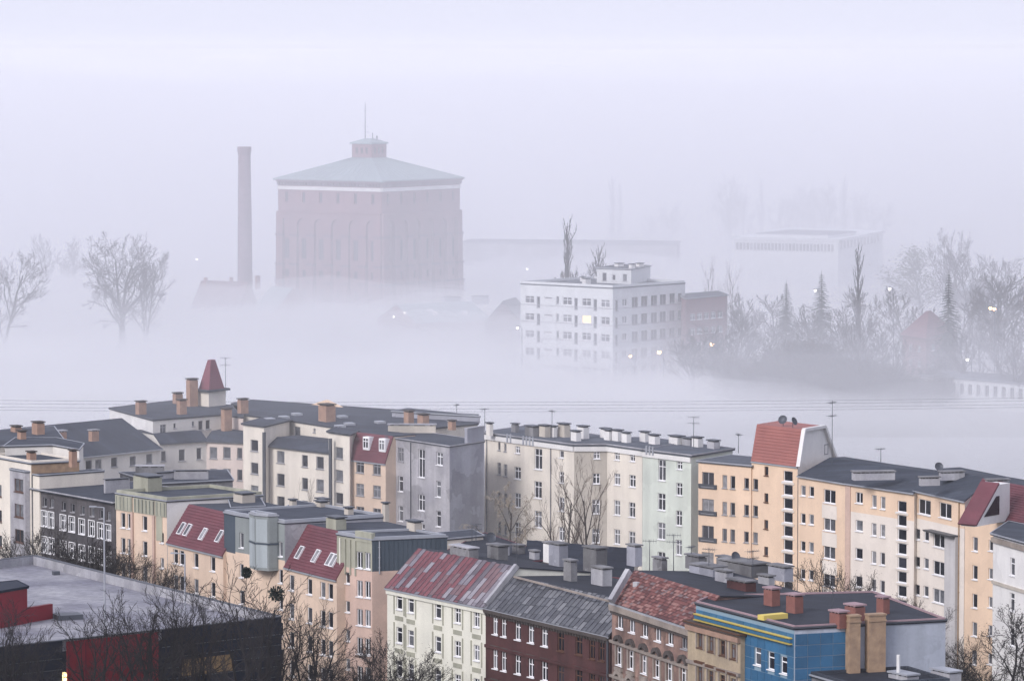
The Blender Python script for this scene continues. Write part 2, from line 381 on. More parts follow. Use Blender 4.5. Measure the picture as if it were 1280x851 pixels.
def sheets(root, roof, a, b, c, d, k):
    """standing-seam metal sheets, each its own piece"""
    U = (b - a).length; V = (d - a).length; nu = max(3, round(U / .78)); nv = 4; nr = (b - a).cross(d - a).normalized()
    sets = {'sheets_red': ['sheet_red0', 'sheet_red1'], 'mix': ['sheet_grey0', 'sheet_grey1', 'sheet_grey2', 'sheet_grey3'], 'dark': ['sheet_dark0', 'sheet_dark1', 'sheet_dark2', 'sheet_dark0', 'sheet_dark3']}
    cache = {}; rnd = random.Random(5); du = (b - a) / U; dv = (d - a) / V; X = du; 
    for i in range(nu):
        offs = rnd.random() * .7
        cuts = [0.] + [min(1, max(0, (j + offs) / nv)) for j in range(nv + 1) if 0.04 < (j + offs) / nv < .96] + [1.]
        t = (i + .5) / nu; 
        if k == 'sheets_red':
            base = 'sheets_red' if rnd.random() > (t - .25) * 1.7 else 'mix'
        else: base = 'dark'
        for j in range(len(cuts) - 1):
            s_ = base if rnd.random() < .8 or base == 'dark' else 'mix'
            mn = rnd.choice(sets[s_]); L = round((cuts[j+1] - cuts[j]) * V / .2) * .2; key = (mn, L)
            if key not in cache:
                q = MB(); ww = U / nu - .05
                f = lambda x, y, h: du * x + dv * y + nr * h
                q.hexa([f(-ww/2, 0, 0), f(ww/2, 0, 0), f(ww/2, L, 0), f(-ww/2, L, 0)], [f(-ww/2, 0, .035), f(ww/2, 0, .035), f(ww/2, L, .02), f(-ww/2, L, .02)])
                cache[key] = q.mesh('roof_sheet', mn)
            child('roof_sheet', cache[key], roof, a + (b - a) * t + (d - a) * cuts[j] + nr * (.004 + .006 * rnd.random()) - root.location)
    m = MB()
    for i in range(nu + 1): m.bar(a + (b - a) * (i / nu) + nr * .04, d + (c - d) * (i / nu) + nr * .04, .035, .08)
    m.build('seam', 'sheet_dark2' if k != 'sheets_red' else 'sheet_grey2', root)
def tiles(root, roof, a, b, c, d):
    U = (b - a).length; V = (d - a).length; nr = (b - a).cross(d - a).normalized(); du = (b - a) / U; dv = (d - a) / V
    nu = int(U / .42); nv = int(V / .33); m = MB(); rnd = random.Random(3)
    for j in range(nv):
        for i in range(nu):
            mi = rnd.choices([0, 1, 2, 3], [5, 4 if (i // 7 + j // 3) % 3 else 1, 3, 1])[0]; h = rnd.random() * .025
            u0 = i / nu * U + .012 + (j % 2) * 0; u1 = (i + 1) / nu * U - .012; v0 = j / nv * V; v1 = (j + 1.1) / nv * V
            if v1 > V: v1 = V
            f = lambda x, y, e: a + du * x + dv * y + nr * e
            m.hexa([f(u0, v0, .004), f(u1, v0, .004), f(u1, v1, .004), f(u0, v1, .004)], [f(u0, v0, .09 + h), f(u1, v0, .07 + h), f(u1, v1, .03), f(u0, v1, .03)], mi)
    o = m.build('roof_tiles', ['clay0', 'clay1', 'clay2', 'clay3'], root); o['kind'] = 'stuff'
    o.parent = roof
# ------------------------------------------------------------------ roof furniture
ANG = math.atan2(-.84, .54)                                # direction of the street front
def chimney(root, px, py, wpx, hpx, zr, mt='concrete', cap='concrete_pale', r=.6, ang=ANG, slots=3, name='chimney', capo=.1, capt=.14):
    """brick or plastered stack standing at pixel (px, py) on a roof of height zr"""
    p = P(px, py, zr); s = S(p); ct, st = abs(math.cos(ang)), abs(math.sin(ang))
    W = wpx / s / (ct + r * st); D = W * r; H = hpx / s + .25
    p = p + Vector((0, D * .3, -.25)); m = MB(); m.box(p, W, D, H, ang)
    o = m.build(name, mt, root); m = MB()
    m.box(p + Vector((0, 0, H + .12)), W + capo * 2, D + capo * 2, capt, ang); k = MB()
    for i in range(slots):
        x = (i + .5) / slots - .5; m.box(p + Vector((math.cos(ang) * W * x * .98, math.sin(ang) * W * x * .98, H - .002)), W / slots * .3, D * .92, .125, ang)
    c = m.build('cap', cap, root); c.parent = o; k.box(p + Vector((0, 0, H + .004)), W * .9, D * .8, .09, ang)
    c = k.build('flue', 'soot', root); c.parent = o
    return o
def pipe(root, x, y0, y1, z1, r=.06, mt='metal_trim', name='downpipe', z0=None):
    """vertical pipe whose top shows at pixel (x, y0) at height z1"""
    p = P(x, y0, z1); zz = z0 if z0 is not None else z1 - (y1 - y0) / S(p)
    m = MB(); q = Vector((p.x, p.y, z1)); e = Vector((p.x, p.y, zz)); m.tube([e, q], [r, r], 6)
    m.bar(q - Vector((.1, .02, .05)), q + Vector((.1, -.02, -.05)), .2, .12)
    return m.build(name, mt, root)
def wallpipe(root, w, px, py, z1, z0, mt='metal_trim', r=.07):
    u, _ = w.hit(px, py); m = MB(); m.tube([w.at(u, z0, .1), w.at(u, z1, .1)], [r, r], 6)
    for k in range(3): m.bar(w.at(u - .12, z0 + (z1 - z0) * (k + .6) / 3.2, .06), w.at(u + .12, z0 + (z1 - z0) * (k + .6) / 3.2, .06), .12, .05)
    return m.build('downpipe', mt, root)
def band(root, w, u0, u1, z, h, out, mt, name='cornice'):
    m = MB(); o = out / 2
    m.hexa([w.at(u0, z, .002), w.at(u1, z, .002), w.at(u1, z, out), w.at(u0, z, out)], [w.at(u0, z + h, .002), w.at(u1, z + h, .002), w.at(u1, z + h, out * 1.15), w.at(u0, z + h, out * 1.15)])
    return m.build(name, mt, root)
def antenna(px, py, hpx, z, label, kind=0, rz=0):
    p = P(px, py, z); s = S(p); H = hpx / s; t = thing('tv_antenna', label, 'antenna', p)
    m = MB(); m.tube([p - Vector((0, 0, .4)), p + Vector((0, 0, H))], [.045, .03], 5); m.build('mast', 'metal_dark', t)
    ca, sa = math.cos(rz), math.sin(rz); X = Vector((ca, sa, 0)); Y = Vector((-sa, ca, 0))
    for j, zz in enumerate((H * .97, H * .78) if kind else (H * .95,)):
        c = p + Vector((0, 0, zz)); m = MB(); m.bar(c - X * .7, c + X * .7, .03, .03)
        for i in range(6): q = c + X * (-.65 + i * .26); l = .42 - .04 * i; m.bar(q - Y * l, q + Y * l, .025, .025); m.bar(q - Vector((0,0,l*.6)), q + Vector((0,0,l*.6)), .02, .02)
        m.build('aerial', 'metal_dark', t)
    return t
def dish(px, py, z, label, r=.45, az=0.):
    p = P(px, py, z); t = thing('satellite_dish', label, 'satellite dish', p)
    m = MB(); c = p + Vector((0, 0, .75)); m.tube([p - Vector((0, 0, .5)), c], [.04, .04], 5); m.build('mount', 'metal_dark', t)
    d = Vector((math.sin(az), -math.cos(az), .45)).normalized(); x = d.orthogonal().normalized(); y = d.cross(x); m = MB(); n = 14
    rings = []
    for k in range(4):
        rr = r * (k + .02) / 3; rings.append([c + d * (.12 + .16 * (rr / r) ** 2) + x * (rr * math.cos(2*math.pi*i/n)) + y * (rr * math.sin(2*math.pi*i/n)) for i in range(n)])
    for k in range(3):
        for i in range(n): j = (i+1) % n; m.poly([rings[k][i], rings[k][j], rings[k+1][j], rings[k+1][i]])
        for i in range(n): j = (i+1) % n; e = d * -.03; m.poly([rings[k+1][i] + e, rings[k+1][j] + e, rings[k][j] + e, rings[k][i] + e])
    m.build('reflector', 'metal_dark', t); m = MB(); m.bar(c + d * .1 - y * r * .9, c + d * .6, .03, .03); m.build('feed_arm', 'metal_dark', t)
    return t
def skylight(root, w, bk, px, py, z, zr, d, wpx, hpx):
    """roof window lying on the slope that rises zr-z over d metres behind wall w"""
    n3 = (w.n * -(z - zr) + Vector((0, 0, d))).normalized(); n3 = (w.n * (zr - z) + Vector((0, 0, d))).normalized()
    o = w.at(0, z) + n3 * .26; r = ray(px, py); q = CAM + r * ((o - CAM).dot(n3) / r.dot(n3))
    sl_ = (-w.n * d + Vector((0, 0, zr - z))).normalized(); s = S(q); W = wpx / s / max(.3, abs(w.t.x)); H = hpx / s
    m = MB(); f = lambda x, y, h: q + w.t * x + sl_ * y + n3 * h
    b = .09
    for (x0, x1, y0, y1) in ((-W/2, -W/2 + b, -H/2, H/2), (W/2 - b, W/2, -H/2, H/2), (-W/2 + b, W/2 - b, -H/2, -H/2 + b), (-W/2 + b, W/2 - b, H/2 - b, H/2)):
        m.hexa([f(x0, y0, -.15), f(x1, y0, -.15), f(x1, y1, -.15), f(x0, y1, -.15)], [f(x0, y0, .06), f(x1, y0, .06), f(x1, y1, .06), f(x0, y1, .06)])
    k = m.build('skylight', 'frame_white', root); m = MB(); m.hexa([f(-W/2 + b, -H/2 + b, -.1), f(W/2 - b, -H/2 + b, -.1), f(W/2 - b, H/2 - b, -.1), f(-W/2 + b, H/2 - b, -.1)], [f(-W/2 + b, -H/2 + b, .02), f(W/2 - b, -H/2 + b, .02), f(W/2 - b, H/2 - b, .02), f(-W/2 + b, H/2 - b, .02)])
    c = m.build('pane', 'glass_curtain', root); c.parent = k
def house(name, label, px, py, z, cat='building', group=None):
    p = P(px, py, z); return thing(name, label, cat, Vector((p.x, p.y, 0)), group)
# ------------------------------------------------------------------ the setting
def sheet(name, pts, z, mt):
    m = MB(); m.poly([(x, y, z) for x, y in pts]); o = m.build(name, mt, None); o['kind'] = 'structure'; return o
sheet('ground', [(-20000, -400), (20000, -400), (20000, 39900), (-20000, 39900)], 0, 'ground_earth')
S0 = P(484, 733.5, 15); S1 = P(868, 784.5, 18.3); ST = Vector((S1.x - S0.x, S1.y - S0.y, 0)).normalized(); SN = Vector((ST.y, -ST.x, 0))
S0 = Vector((S0.x, S0.y, 0))
def strip(name, o0, o1, z, mt, a=-160, b=160):
    q = [S0 + ST * a + SN * o0, S0 + ST * b + SN * o0, S0 + ST * b + SN * o1, S0 + ST * a + SN * o1]
    return sheet(name, [(p.x, p.y) for p in q], z, mt)
strip('road', 5.0, 14.0, .004, 'asphalt')
for o0, o1 in ((1.5, 4.8), (14.2, 17.6)):
    strip('pavement', o0, o1, .12, 'paving')
for o0 in (4.8, 14.0):
    m = MB(); q = S0 + SN * (o0 + .1); m.bar(q - ST * 160 + Vector((0, 0, .06)), q + ST * 160 + Vector((0, 0, .06)), .2, .125); m.build('kerb', 'kerb_stone', None)['kind'] = 'structure'
m = MB()
for k in range(50): q = S0 + SN * 9.5 + ST * (-150 + k * 6); m.poly([q - SN * .08 + Vector((0,0,.008)), q + ST * 3 - SN * .08 + Vector((0,0,.008)), q + ST * 3 + SN * .08 + Vector((0,0,.008)), q + SN * .08 + Vector((0,0,.008))][::-1])
m.build('road_marking', 'paint_white', None)['kind'] = 'structure'
sheet('river', [(-700, 640), (900, 600), (900, 700), (-700, 735)], .004, 'water')
def V3(p, z): return Vector((p.x, p.y, z))
DK = 'frame_grey'; BR = 'frame_brown'
# ---- ivory tenement with the red and grey metal roof
t = house('tenement', 'ivory tenement with a red-to-grey sheet metal roof beside the brown brick house', 545, 745, 15)
bk0 = -SN
w = block(t, (484, 733.5), (607, 758.5), 15, [(0, 15), (3.7, 18.6), (12, 17.6)], mt='ivory', dy=41.8, back=bk0,
      cols=[(x, y, 7.4, 19.5, 4, st) for x, y, st in ((499, 751.5, 't'), (513.5, 755.5, 't'), (547.5, 763, 't'), (572, 768.6, 'x'), (595.7, 773.7, 'x'))],
      roofs=('', 'bitumen_dark'), kinds=('sheets_red', 'flat'))
band(t, w, 0, w.L, 14.35, .5, .18, 'ivory')
for px, py in ((499, 751.5), (513.5, 755.5), (547.5, 763), (572, 768.6), (595.7, 773.7)):     # pale green window surrounds and the panels below
    u, z = w.hit(px, py)
    for k in range(3):
        zz = z - k * 3.34
        for sx in (-1, 1): band(t, w, u + sx * .92 - .09, u + sx * .92 + .09, zz - 1.35, 2.5, .06, 'green_plaster', 'window_surround')
        band(t, w, u - .75, u + .75, zz - 1.95, .45, .05, 'green_plaster', 'apron_panel')
for px, py in ((527, 705), (582, 714)):
    q = P(px, py, 17); m = MB(); m.box(q + Vector((0, 0, -.6)), .7, .9, .9, ANG); m.build('roof_hatch', 'sheet_grey0', t)
chimney(t, 580, 700, 36, 15, 18.3, 'concrete', r=.3, slots=4)
# white flashing along the party wall
def flash(root, x0, y0, z0, x1, y1, z1, w=.45, h=.5, mt='concrete_pale', name='fire_wall'):
    m = MB(); a = P(x0, y0, z0); b = P(x1, y1, z1); m.bar(a, b, w, h); m.build(name, mt, root)
flash(t, 607.5, 755, 15.3, 646, 706.5, 18.9)
# ---- brown brick house
t2 = house('tenement', 'brown brick tenement with a weathered dark grey sheet metal roof', 685, 776, 15)
wc = [(619, 780.5, 6.2, 24, 4, 'x'), (629.8, 783.3, 6.2, 24, 4, 'x'), (647.3, 787.5, 7.2, 24, 4, 'x'), (663.8, 791.3, 7.2, 24, 4, 'x'), (680.8, 795.5, 7.8, 24, 4, 'x'),
      (700.8, 801.3, 8.5, 24, 4, 'x', BR, 'glass_dark'), (723.5, 805.8, 8.5, 24, 4, 'x', BR, 'glass_dark'), (740, 811, 7.5, 24, 4, 'x', BR, 'glass_dark'), (751.8, 813.8, 7.5, 24, 4, 'x', BR, 'glass_dark')]
w = block(t2, (607, 758.5), (762, 794), 15, [(0, 15), (3.0, 17.75), (13, 17.2)], mt='brown_brick', dy=42.7, back=bk0, cols=wc, roofs=('', 'bitumen_dark'), kinds=('sheets_dark', 'flat'))
band(t2, w, 0, w.L, 14.5, .35, .3, 'dark_trim'); band(t2, w, 0, w.L, 11.05, .3, .16, 'brown_brick', 'string_course'); band(t2, w, 0, w.L, 7.7, .3, .16, 'brown_brick', 'string_course')
for k in range(46):
    u = .3 + k * (w.L - .6) / 45; band(t2, w, u - .08, u + .08, 14.2, .3, .2, 'dark_trim', 'corbel')
for c in wc:
    u, z = w.hit(c[0], c[1])
    for k in range(3): band(t2, w, u - .75, u + .75, z - k * 3.3 + 1.02, .22, .1, 'dark_trim', 'lintel')
wallpipe(t2, w, 760.5, 800, 14.9, 0, 'metal_dark', .12)
flash(t2, 643, 720.5, 17.95, 762, 751, 17.95, .22, .16, 'stone_trim', 'ridge_cap')
for px, py in ((663, 731), (711, 746), (751, 757), (628, 733)):
    q = P(px, py, 16.8); m = MB(); m.box(q + Vector((0, 0, -.5)), .8, .8, .75, ANG); m.build('roof_hatch', 'metal_dark', t2)
for a in ((713, 723, 17, 21, 17.9, 'concrete'), (752, 729, 26, 18, 17.8, 'concrete_pale'), (698, 707, 24, 26, 17.8, 'grey_gable'), (744, 711, 30, 25, 17.8, 'concrete'), (689, 700, 20, 20, 17.8, 'white_plaster'), (622, 703, 26, 20, 17.9, 'concrete'), (793, 704, 19, 21, 18.6, 'grey_gable')):
    chimney(t2, *a[:5], a[5], 'concrete', r=.55, slots=3)
flash(t2, 764, 751, 18.6, 786, 713, 21.2, .5, .6)
# ---- tile-roofed tenement with a crumbling front
t3 = house('tenement', 'crumbling pink tenement with a patchy red clay tile roof and white windows', 815, 768, 18.3)
w3 = [(775, 775, 7.5, 20.5, 1, 'v'), (790, 780, 7.5, 20.5, 1, 'v'), (806.3, 785.7, 7.5, 20.5, 1, 'v'), (822.5, 791, 7.5, 20.5, 1, 'v'), (838, 795.2, 7.5, 20.5, 1, 'v'), (855.5, 800.5, 7.5, 20.5, 1, 'x', 'frame_grey')]
w3b = [(a - .7, b + 44.5, 7.5, 23, 4, 'x') for a, b, *_ in w3]
w = block(t3, (765, 751), (868, 784.5), 18.3, [(0, 18.3), (2.6, 20.9), (13, 20.1)], mt='old_pink', dy=44, back=bk0, cols=w3 + w3b, roofs=('', 'bitumen_dark'), kinds=('tiles', 'flat'))
band(t3, w, 0, w.L, 17.5, .55, .35, 'stone_trim'); band(t3, w, 0, w.L, 17.2, .22, .2, 'dark_trim'); band(t3, w, 0, w.L, 14.45, .25, .3, 'stone_trim', 'string_course'); band(t3, w, 0, w.L, 11.2, .25, .3, 'stone_trim', 'string_course')
for a, b, *_ in w3b:
    u, z = w.hit(a, b)
    for k in range(3):
        zz = z - k * 3.3; m = MB()
        pr = [(-.95, 1.0), (-.8, 1.0), (-.62, 1.32), (-.3, 1.55), (0, 1.64), (.3, 1.55), (.62, 1.32), (.8, 1.0), (.95, 1.0), (.85, 1.5), (.45, 1.85), (0, 1.98), (-.45, 1.85), (-.85, 1.5)]
        n = len(pr)
        for i in range(6):                                # hood mould built from wedges between its inner and outer arcs
            i0, i1 = pr[1 + i], pr[2 + i]; ang0 = math.pi * (1 - i / 6); ang1 = math.pi * (1 - (i + 1) / 6)
            o0 = (.98 * math.cos(ang0), 1.15 + .85 * math.sin(ang0)); o1 = (.98 * math.cos(ang1), 1.15 + .85 * math.sin(ang1))
            lo = [w.at(u + x, zz + y, .002) for x, y in (i0, i1, o1, o0)]; hi = [w.at(u + x, zz + y, .3) for x, y in (i0, i1, o1, o0)]; m.hexa(lo, hi)
        m.build('hood_mould', 'stone_trim' if k else 'dark_trim', t3)
        for sx in (-1, 1): band(t3, w, u + sx * .78 - .1, u + sx * .78 + .1, zz - 1, 2, .1, 'stone_trim', 'window_surround')
        band(t3, w, u - .8, u + .8, zz - 1.4, .3, .22, 'stone_trim', 'sill_block')
for px, py in ((798, 731), (836, 741), (865, 750)):
    q = P(px, py, 20); m = MB(); m.box(q + Vector((0, 0, -.5)), .7, .8, .8, ANG); m.build('roof_hatch', 'concrete_pale', t3)
for a in ((825, 713, 18, 14, 20.4, 'concrete'), (885, 723, 45, 14, 20.2, 'grey_gable'), (905, 731, 22, 16, 20.3, 'concrete_pale'), (927, 741, 35, 14, 20.4, 'brown_brick'), (870, 708, 26, 12, 20.1, 'concrete'), (958, 733, 20, 12, 20.1, 'concrete_pale'), (930, 716, 62, 12, 20.1, 'concrete'), (976, 722, 30, 13, 20.1, 'grey_gable'), (908, 708, 24, 10, 20.1, 'concrete')):
    chimney(t3, *a[:5], a[5], 'concrete', r=.4, slots=4)
# ---- blue tiled corner building
t4 = house('corner_building', 'blue tiled corner building with yellow cornice stripes and red brick chimneys', 1010, 770, 20.4)
wcol = [(947.4, 819.7, 8.6, 22, 3, 't'), (964.2, 825.4, 8.6, 22, 3, 't'), (980, 830.8, 8.6, 22, 3, 't')]
W4, q4 = polyblock(t4, [(870, 755.7), (993, 787), (1182, 777), (1092, 743), (888, 748)], 20.4, mt='blue_joint', roof='bitumen_dark', over=.1, curb=.16, cw=.16, curbm='cap_pink', edge='metal_dark',
    walls={0: dict(cols=wcol, dy=43), 1: dict(mt='pale_render'), 2: dict(mt='pale_render'), 3: dict(mt='pale_render'), 4: dict(mt='pale_render')})
rows = 9; ph = 1.0; cache = {}
def panels(w, u0, u1, n, ztop, holes=()):
    pw = (u1 - u0) / n
    for i in range(n):
        for j in range(rows):
            zc = ztop - (j + .5) * ph; uc = u0 + (i + .5) * pw; hw, hh = pw / 2 - .025, ph / 2 - .025
            a, b = uc - hw, uc + hw
            for h in holes:                               # trim at window openings
                if zc + hh > h[2] and zc - hh < h[3]:
                    if h[0] < b and a < h[0]: b = min(b, h[0] - .02)
                    elif a < h[1] and b > h[1]: a = max(a, h[1] + .02)
                    elif a >= h[0] and b <= h[1]: a = b
            if b - a < .12: continue
            key = (round(b - a, 2), round(w.ang, 3))
            if key not in cache:
                q = MB(); x = (b - a) / 2; ca, sa = math.cos(w.ang), math.sin(w.ang)
                f = lambda X, Y, Z: Vector((ca * X - sa * Y, sa * X + ca * Y, Z))
                q.hexa([f(-x, 0, -hh), f(x, 0, -hh), f(x, -.04, -hh), f(-x, -.04, -hh)], [f(-x, 0, hh), f(x, 0, hh), f(x, -.04, hh), f(-x, -.04, hh)]); cache[key] = q.mesh('wall_panel', 'blue_panel')
            child('wall_panel', cache[key], t4, w.at((a + b) / 2, zc, .003) - t4.location)
hl = []
for (u, z, wd, ht, *_r) in expand(W4[0], wcol, 43, 0, 20.4): hl.append((u - wd/2, u + wd/2, z - ht/2, z + ht/2))
panels(W4[0], .1, W4[0].L - .05, 14, 20.05, hl); u55, _ = W4[1].hit(1057, 800); panels(W4[1], .05, u55, 4, 20.05)
for k, zz in enumerate((19.6, 19.1)): band(t4, W4[0], .2, W4[0].L * .985, zz, .1, .4, 'yellow_trim', 'yellow_rail')
band(t4, W4[0], .2, W4[0].L * .985, 19.25, .28, .3, 'blue_wall', 'cornice')
for a in ((965, 757, 20, 20, 20.6), (993.5, 766, 21, 21, 20.6), (1049, 781, 23, 15, 20.6), (1069, 776, 25, 18, 20.6), (1104, 767, 16, 19, 20.6)): chimney(t4, *a, 'brick_red', 'cap_pink', r=.7, slots=3)
q = P(966, 773, 20.62); m = MB(); m.box(q, 2.6, .9, .42, ANG + 1.57); m.build('roof_box', 'yellow_trim', t4)
for px, wp, yt in ((1063.5, 15, 776), (1091.5, 23, 776)):   # tan brick stacks rising against the render
    u, z = W4[1].hit(px, yt); zz = 21.4; m = MB(); wd = wp / 14.6
    lo = [W4[1].at(u - wd/2, 14, .02), W4[1].at(u + wd/2, 14, .02), W4[1].at(u + wd/2, 14, .9), W4[1].at(u - wd/2, 14, .9)]
    m.hexa(lo[::-1], [p + Vector((0, 0, zz - 14)) for p in lo][::-1]); m.build('chimney', 'brick_tan', t4)
    for zz2 in (20.9, 21.4):
        m = MB(); lo = [W4[1].at(u - wd/2 - .06, zz2, .01), W4[1].at(u + wd/2 + .06, zz2, .01), W4[1].at(u + wd/2 + .06, zz2, .97), W4[1].at(u - wd/2 - .06, zz2, .97)]
        m.hexa(lo[::-1], [p + Vector((0, 0, .14)) for p in lo][::-1]); m.build('cap', 'brick_tan', t4)
# ---- ochre ornate front in front of it
t5 = house('tenement', 'narrow ochre tenement front with brown window frames against the blue tiled building', 900, 785, 19)
dA = W4[0].at(-.6, 0, .5); uB, _ = W4[0].hit(932, 790); dB = W4[0].at(uB, 0, .5)
W5, q5 = polyblock(t5, [dA, dB, W4[0].at(uB, 0, .06), W4[0].at(-.6, 0, .06)], 18.75, mt='old_beige', roof='dark_trim', over=.3, edge='frame_brown',
    walls={0: dict(cols=[(x, y, 7.6, 19, 4, 'x', BR, 'glass') for x, y in ((875.5, 799.6), (889.3, 804.6), (903.7, 809.3), (917, 813.7))], dy=43)})
w = W5[0]
band(t5, w, 0, w.L, 18.2, .45, .3, 'brick_orange'); band(t5, w, 0, w.L, 15.2, .3, .2, 'stone_trim', 'string_course')
for px, py in ((875.5, 799.6), (889.3, 804.6), (903.7, 809.3), (917, 813.7)):
    u, z = w.hit(px, py)
    for k in range(3):
        for sx in (-1, 1): band(t5, w, u + sx * .66 - .08, u + sx * .66 + .08, z - 3 * k - .85, 1.8, .1, 'stone_trim', 'window_surround')
        band(t5, w, u - .8, u + .8, z - 3 * k + .9, .22, .22, 'frame_brown', 'lintel')
# ---- low black-roofed annex below the blue building
t6 = house('annex', 'low annex with a black felt roof at the foot of the tan brick chimneys', 1080, 850, 16.4)
polyblock(t6, [W4[1].at(2.2, 0, 7), W4[1].at(11, 0, 7.4), W4[1].at(10.6, 0, .06), W4[1].at(1.6, 0, .06)], 16.3, mt='concrete', roof='bitumen_dark', over=.2, curb=.25, curbm='bitumen')
for px, py, wp, hp in ((1130, 852, 36, 8), (1183, 850, 36, 10)): chimney(t6, px, py, wp, hp, 16.3, 'concrete_pale', 'metal_trim', r=.5, slots=2)
pipe(t6, 1123, 818, 846, 18.6, .16, 'paint_white', 'vent_pipe', 16.4)
# ---- peach house, pitched red roof on its right half
t7 = house('apartment_house', 'peach apartment house with a green parapet and a red roof with open skylight', 200, 640, 18)
W7, q7 = polyblock(t7, [(145, 618), (208.5, 627.8), P(208.5, 627.8, 18.7) - SN * 12, P(145, 618, 18.7) - SN * 12], 18.7, mt='peach', roof='bitumen', over=.08, curb=.35, curbm='green_plaster', dy=31.4,
    walls={0: dict(cols=[(153.7, 650, 5.6, 18.5, 5, 'p'), (162, 651.3, 5.6, 18.5, 5, 'p'), (181, 654, 6, 18.5, 5, 'p'), (202.5, 672, 4.5, 13, 5, 'p')], dy=31.4), 1: dict(mt='white_plaster')})
w = W7[0]; u1, _ = w.hit(166, 640); u2, _ = w.hit(193, 640)
for a, b, o in ((0, u1, .12), (u1 + .25, u2, .06), (u2 + .2, w.L, .1)): band(t7, w, a, b, 17.0, 1.72, o, 'green_plaster', 'parapet_panel')
for k in range(14): u = .3 + k * (w.L - .6) / 13; band(t7, w, u - .05, u + .05, 17.1, 1.5, .17, 'green_cladding', 'fin')
for uu in (u1, u2): wallpipe(t7, w, *(166 if uu == u1 else 193, 640), 17, 0, 'peach_pink', .22)
band(t7, w, u2 + .4, u2 + 1.6, 14.2, 2.8, .05, 'green_plaster', 'green_strip')
w = block(t7, (209.5, 677), (279, 693.8), 14.5, [(0, 14.5), (2.7, 18.5), (12, 18.2)], mt='peach', back=bk0, roofs=('red_tile', 'bitumen'), kinds=('courses', 'flat'), dy=32,
    cols=[(219.4, 695, 6.2, 18, 4, 'p'), (227, 696.8, 6.2, 18, 4, 'p'), (245, 700.3, 6, 18, 4, 'p'), (266, 704.7, 6, 18, 4, 'p')], side_over=0)
for px, py in ((226.5, 660), (234, 661.8), (253.5, 667), (274, 669.7)): skylight(t7, w, bk0, px, py, 14.5, 18.5, 2.7, 5, 17)
chimney(t7, 184, 613, 38, 17, 18.9, 'green_plaster', 'metal_dark', r=.5)
# ---- grey-green corner with the bay
t8 = house('apartment_house', 'grey-green corner house with a glazed bay between the two red roofs', 318, 650, 19)
aA, aM, aB = P(280, 642, 19), P(294, 645.2, 19), P(356, 655.3, 19)
W8, q8 = polyblock(t8, [aA, aM, aB, aB - SN * 12, aA - SN * 12], 19, mt='peach', roof='bitumen', over=.06, curb=.25, curbm='metal_trim',
    walls={0: dict(split=(14.9, 'teal_cladding')), 1: dict(split=(15.1, 'grey_green'), cols=[(302, 675, 5, 19, 1, 'p'), (351, 686, 5, 19, 1, 'p'), (302, 713, 5, 17, 4, 'p'), (351, 720, 5, 17, 4, 'p')], dy=33), 2: dict(mt='concrete_pale'), 4: dict(mt='teal_cladding')})
w = W8[1]; ua, _ = w.hit(321, 655); ub, _ = w.hit(346, 660); um = (ua + ub) / 2
bay = [w.at(ua, 0, .02), w.at(ua + .2, 0, 1.1), w.at(um + .3, 0, 1.7), w.at(ub, 0, 1.1), w.at(ub + .3, 0, .02)]
polyblock(t8, bay, 19.75, zb=13.9, mt='grey_green', roof='bitumen', over=.05, th=.15, curb=.2, walls={})
wb = [Wall(bay[i], bay[i+1]) for i in range(4)]
for i, mt_ in ((1, 'bay_panel'), (2, 'bay_panel'), (3, 'grey_green')):
    for zz, hh in ((16.95, 2.5), (14.2, 2.5)):
        band(t8, wb[i], .12, wb[i].L - .12, zz, hh, .05, mt_, 'bay_panel')
for i in range(1, 4): band(t8, wb[i], 0, wb[i].L, 16.72, .16, .1, 'teal_cladding', 'bay_rail')
# ---- second red roof and the tall pink block
t9 = house('apartment_house', 'pink and green apartment house with a red roof and a dark windowless side wall', 440, 690, 15)
w = block(t9, aB + Vector((0, 0, 0)), P(421, 723.5, 14.5), 14.5, [(0, 14.5), (2.8, 18.75), (12, 18.5)], mt='peach', back=bk0, roofs=('red_tile', 'bitumen'), kinds=('courses', 'flat'), dy=35.6,
    cols=[(364.5, 728, 6.4, 19.5, 4, 'p'), (387, 733, 6.4, 19.5, 4, 'p'), (403.5, 737, 6.4, 20, 4, 'p'), (413, 739, 6.4, 20, 4, 'p')], side_over=0, left=dict(mt='concrete_pale'))
for px, py in ((374, 690), (394.5, 694.5), (412, 698.5), (417, 700)): skylight(t9, w, bk0, px, py, 14.5, 18.75, 2.8, 5, 18)
pA, pB, pC = P(421, 668.8, 18.9), P(465, 676.5, 18.9), P(559, 672.5, 18.9)
W9, q9 = polyblock(t9, [pA, pB, pC, pA + (pC - pB)], 18.9, mt='peach_pink', roof='bitumen', over=.05, curb=.22, dy=35.6,
    walls={0: dict(split=(15.75, 'green_plaster'), cols=[(434.5, 722, 5.5, 14, 5, 'p'), (449.5, 699.5, 7.5, 20.5, 5, 'v'), (459.5, 700.7, 7.2, 20.5, 5, 'v')], dy=35.8), 1: dict(split=(15.75, 'teal_cladding')), 2: dict(mt='teal_cladding')})
w = W9[0]; ua, _ = w.hit(444.5, 690)
m = MB(); m.hexa([w.at(ua, 18.7, -.4), w.at(w.L, 18.7, -.4), w.at(w.L, 18.7, .06), w.at(ua, 18.7, .06)], [w.at(ua, 19.75, -.4), w.at(w.L, 19.75, -.4), w.at(w.L, 19.75, .06), w.at(ua, 19.75, .06)]); m.build('parapet', 'green_plaster', t9)
for k in range(4): u = .7 + k * .95; band(t9, w, u - .1, u + .1, 15.0, 3.7, .12, 'ivory' if k == 0 else 'green_plaster', 'fin')
w = W9[1]
for k in range(16): u = .3 + k * (w.L - .6) / 15; band(t9, w, u - .02, u + .02, 15.8, 3.05, .05, 'teal_cladding', 'cladding_seam')
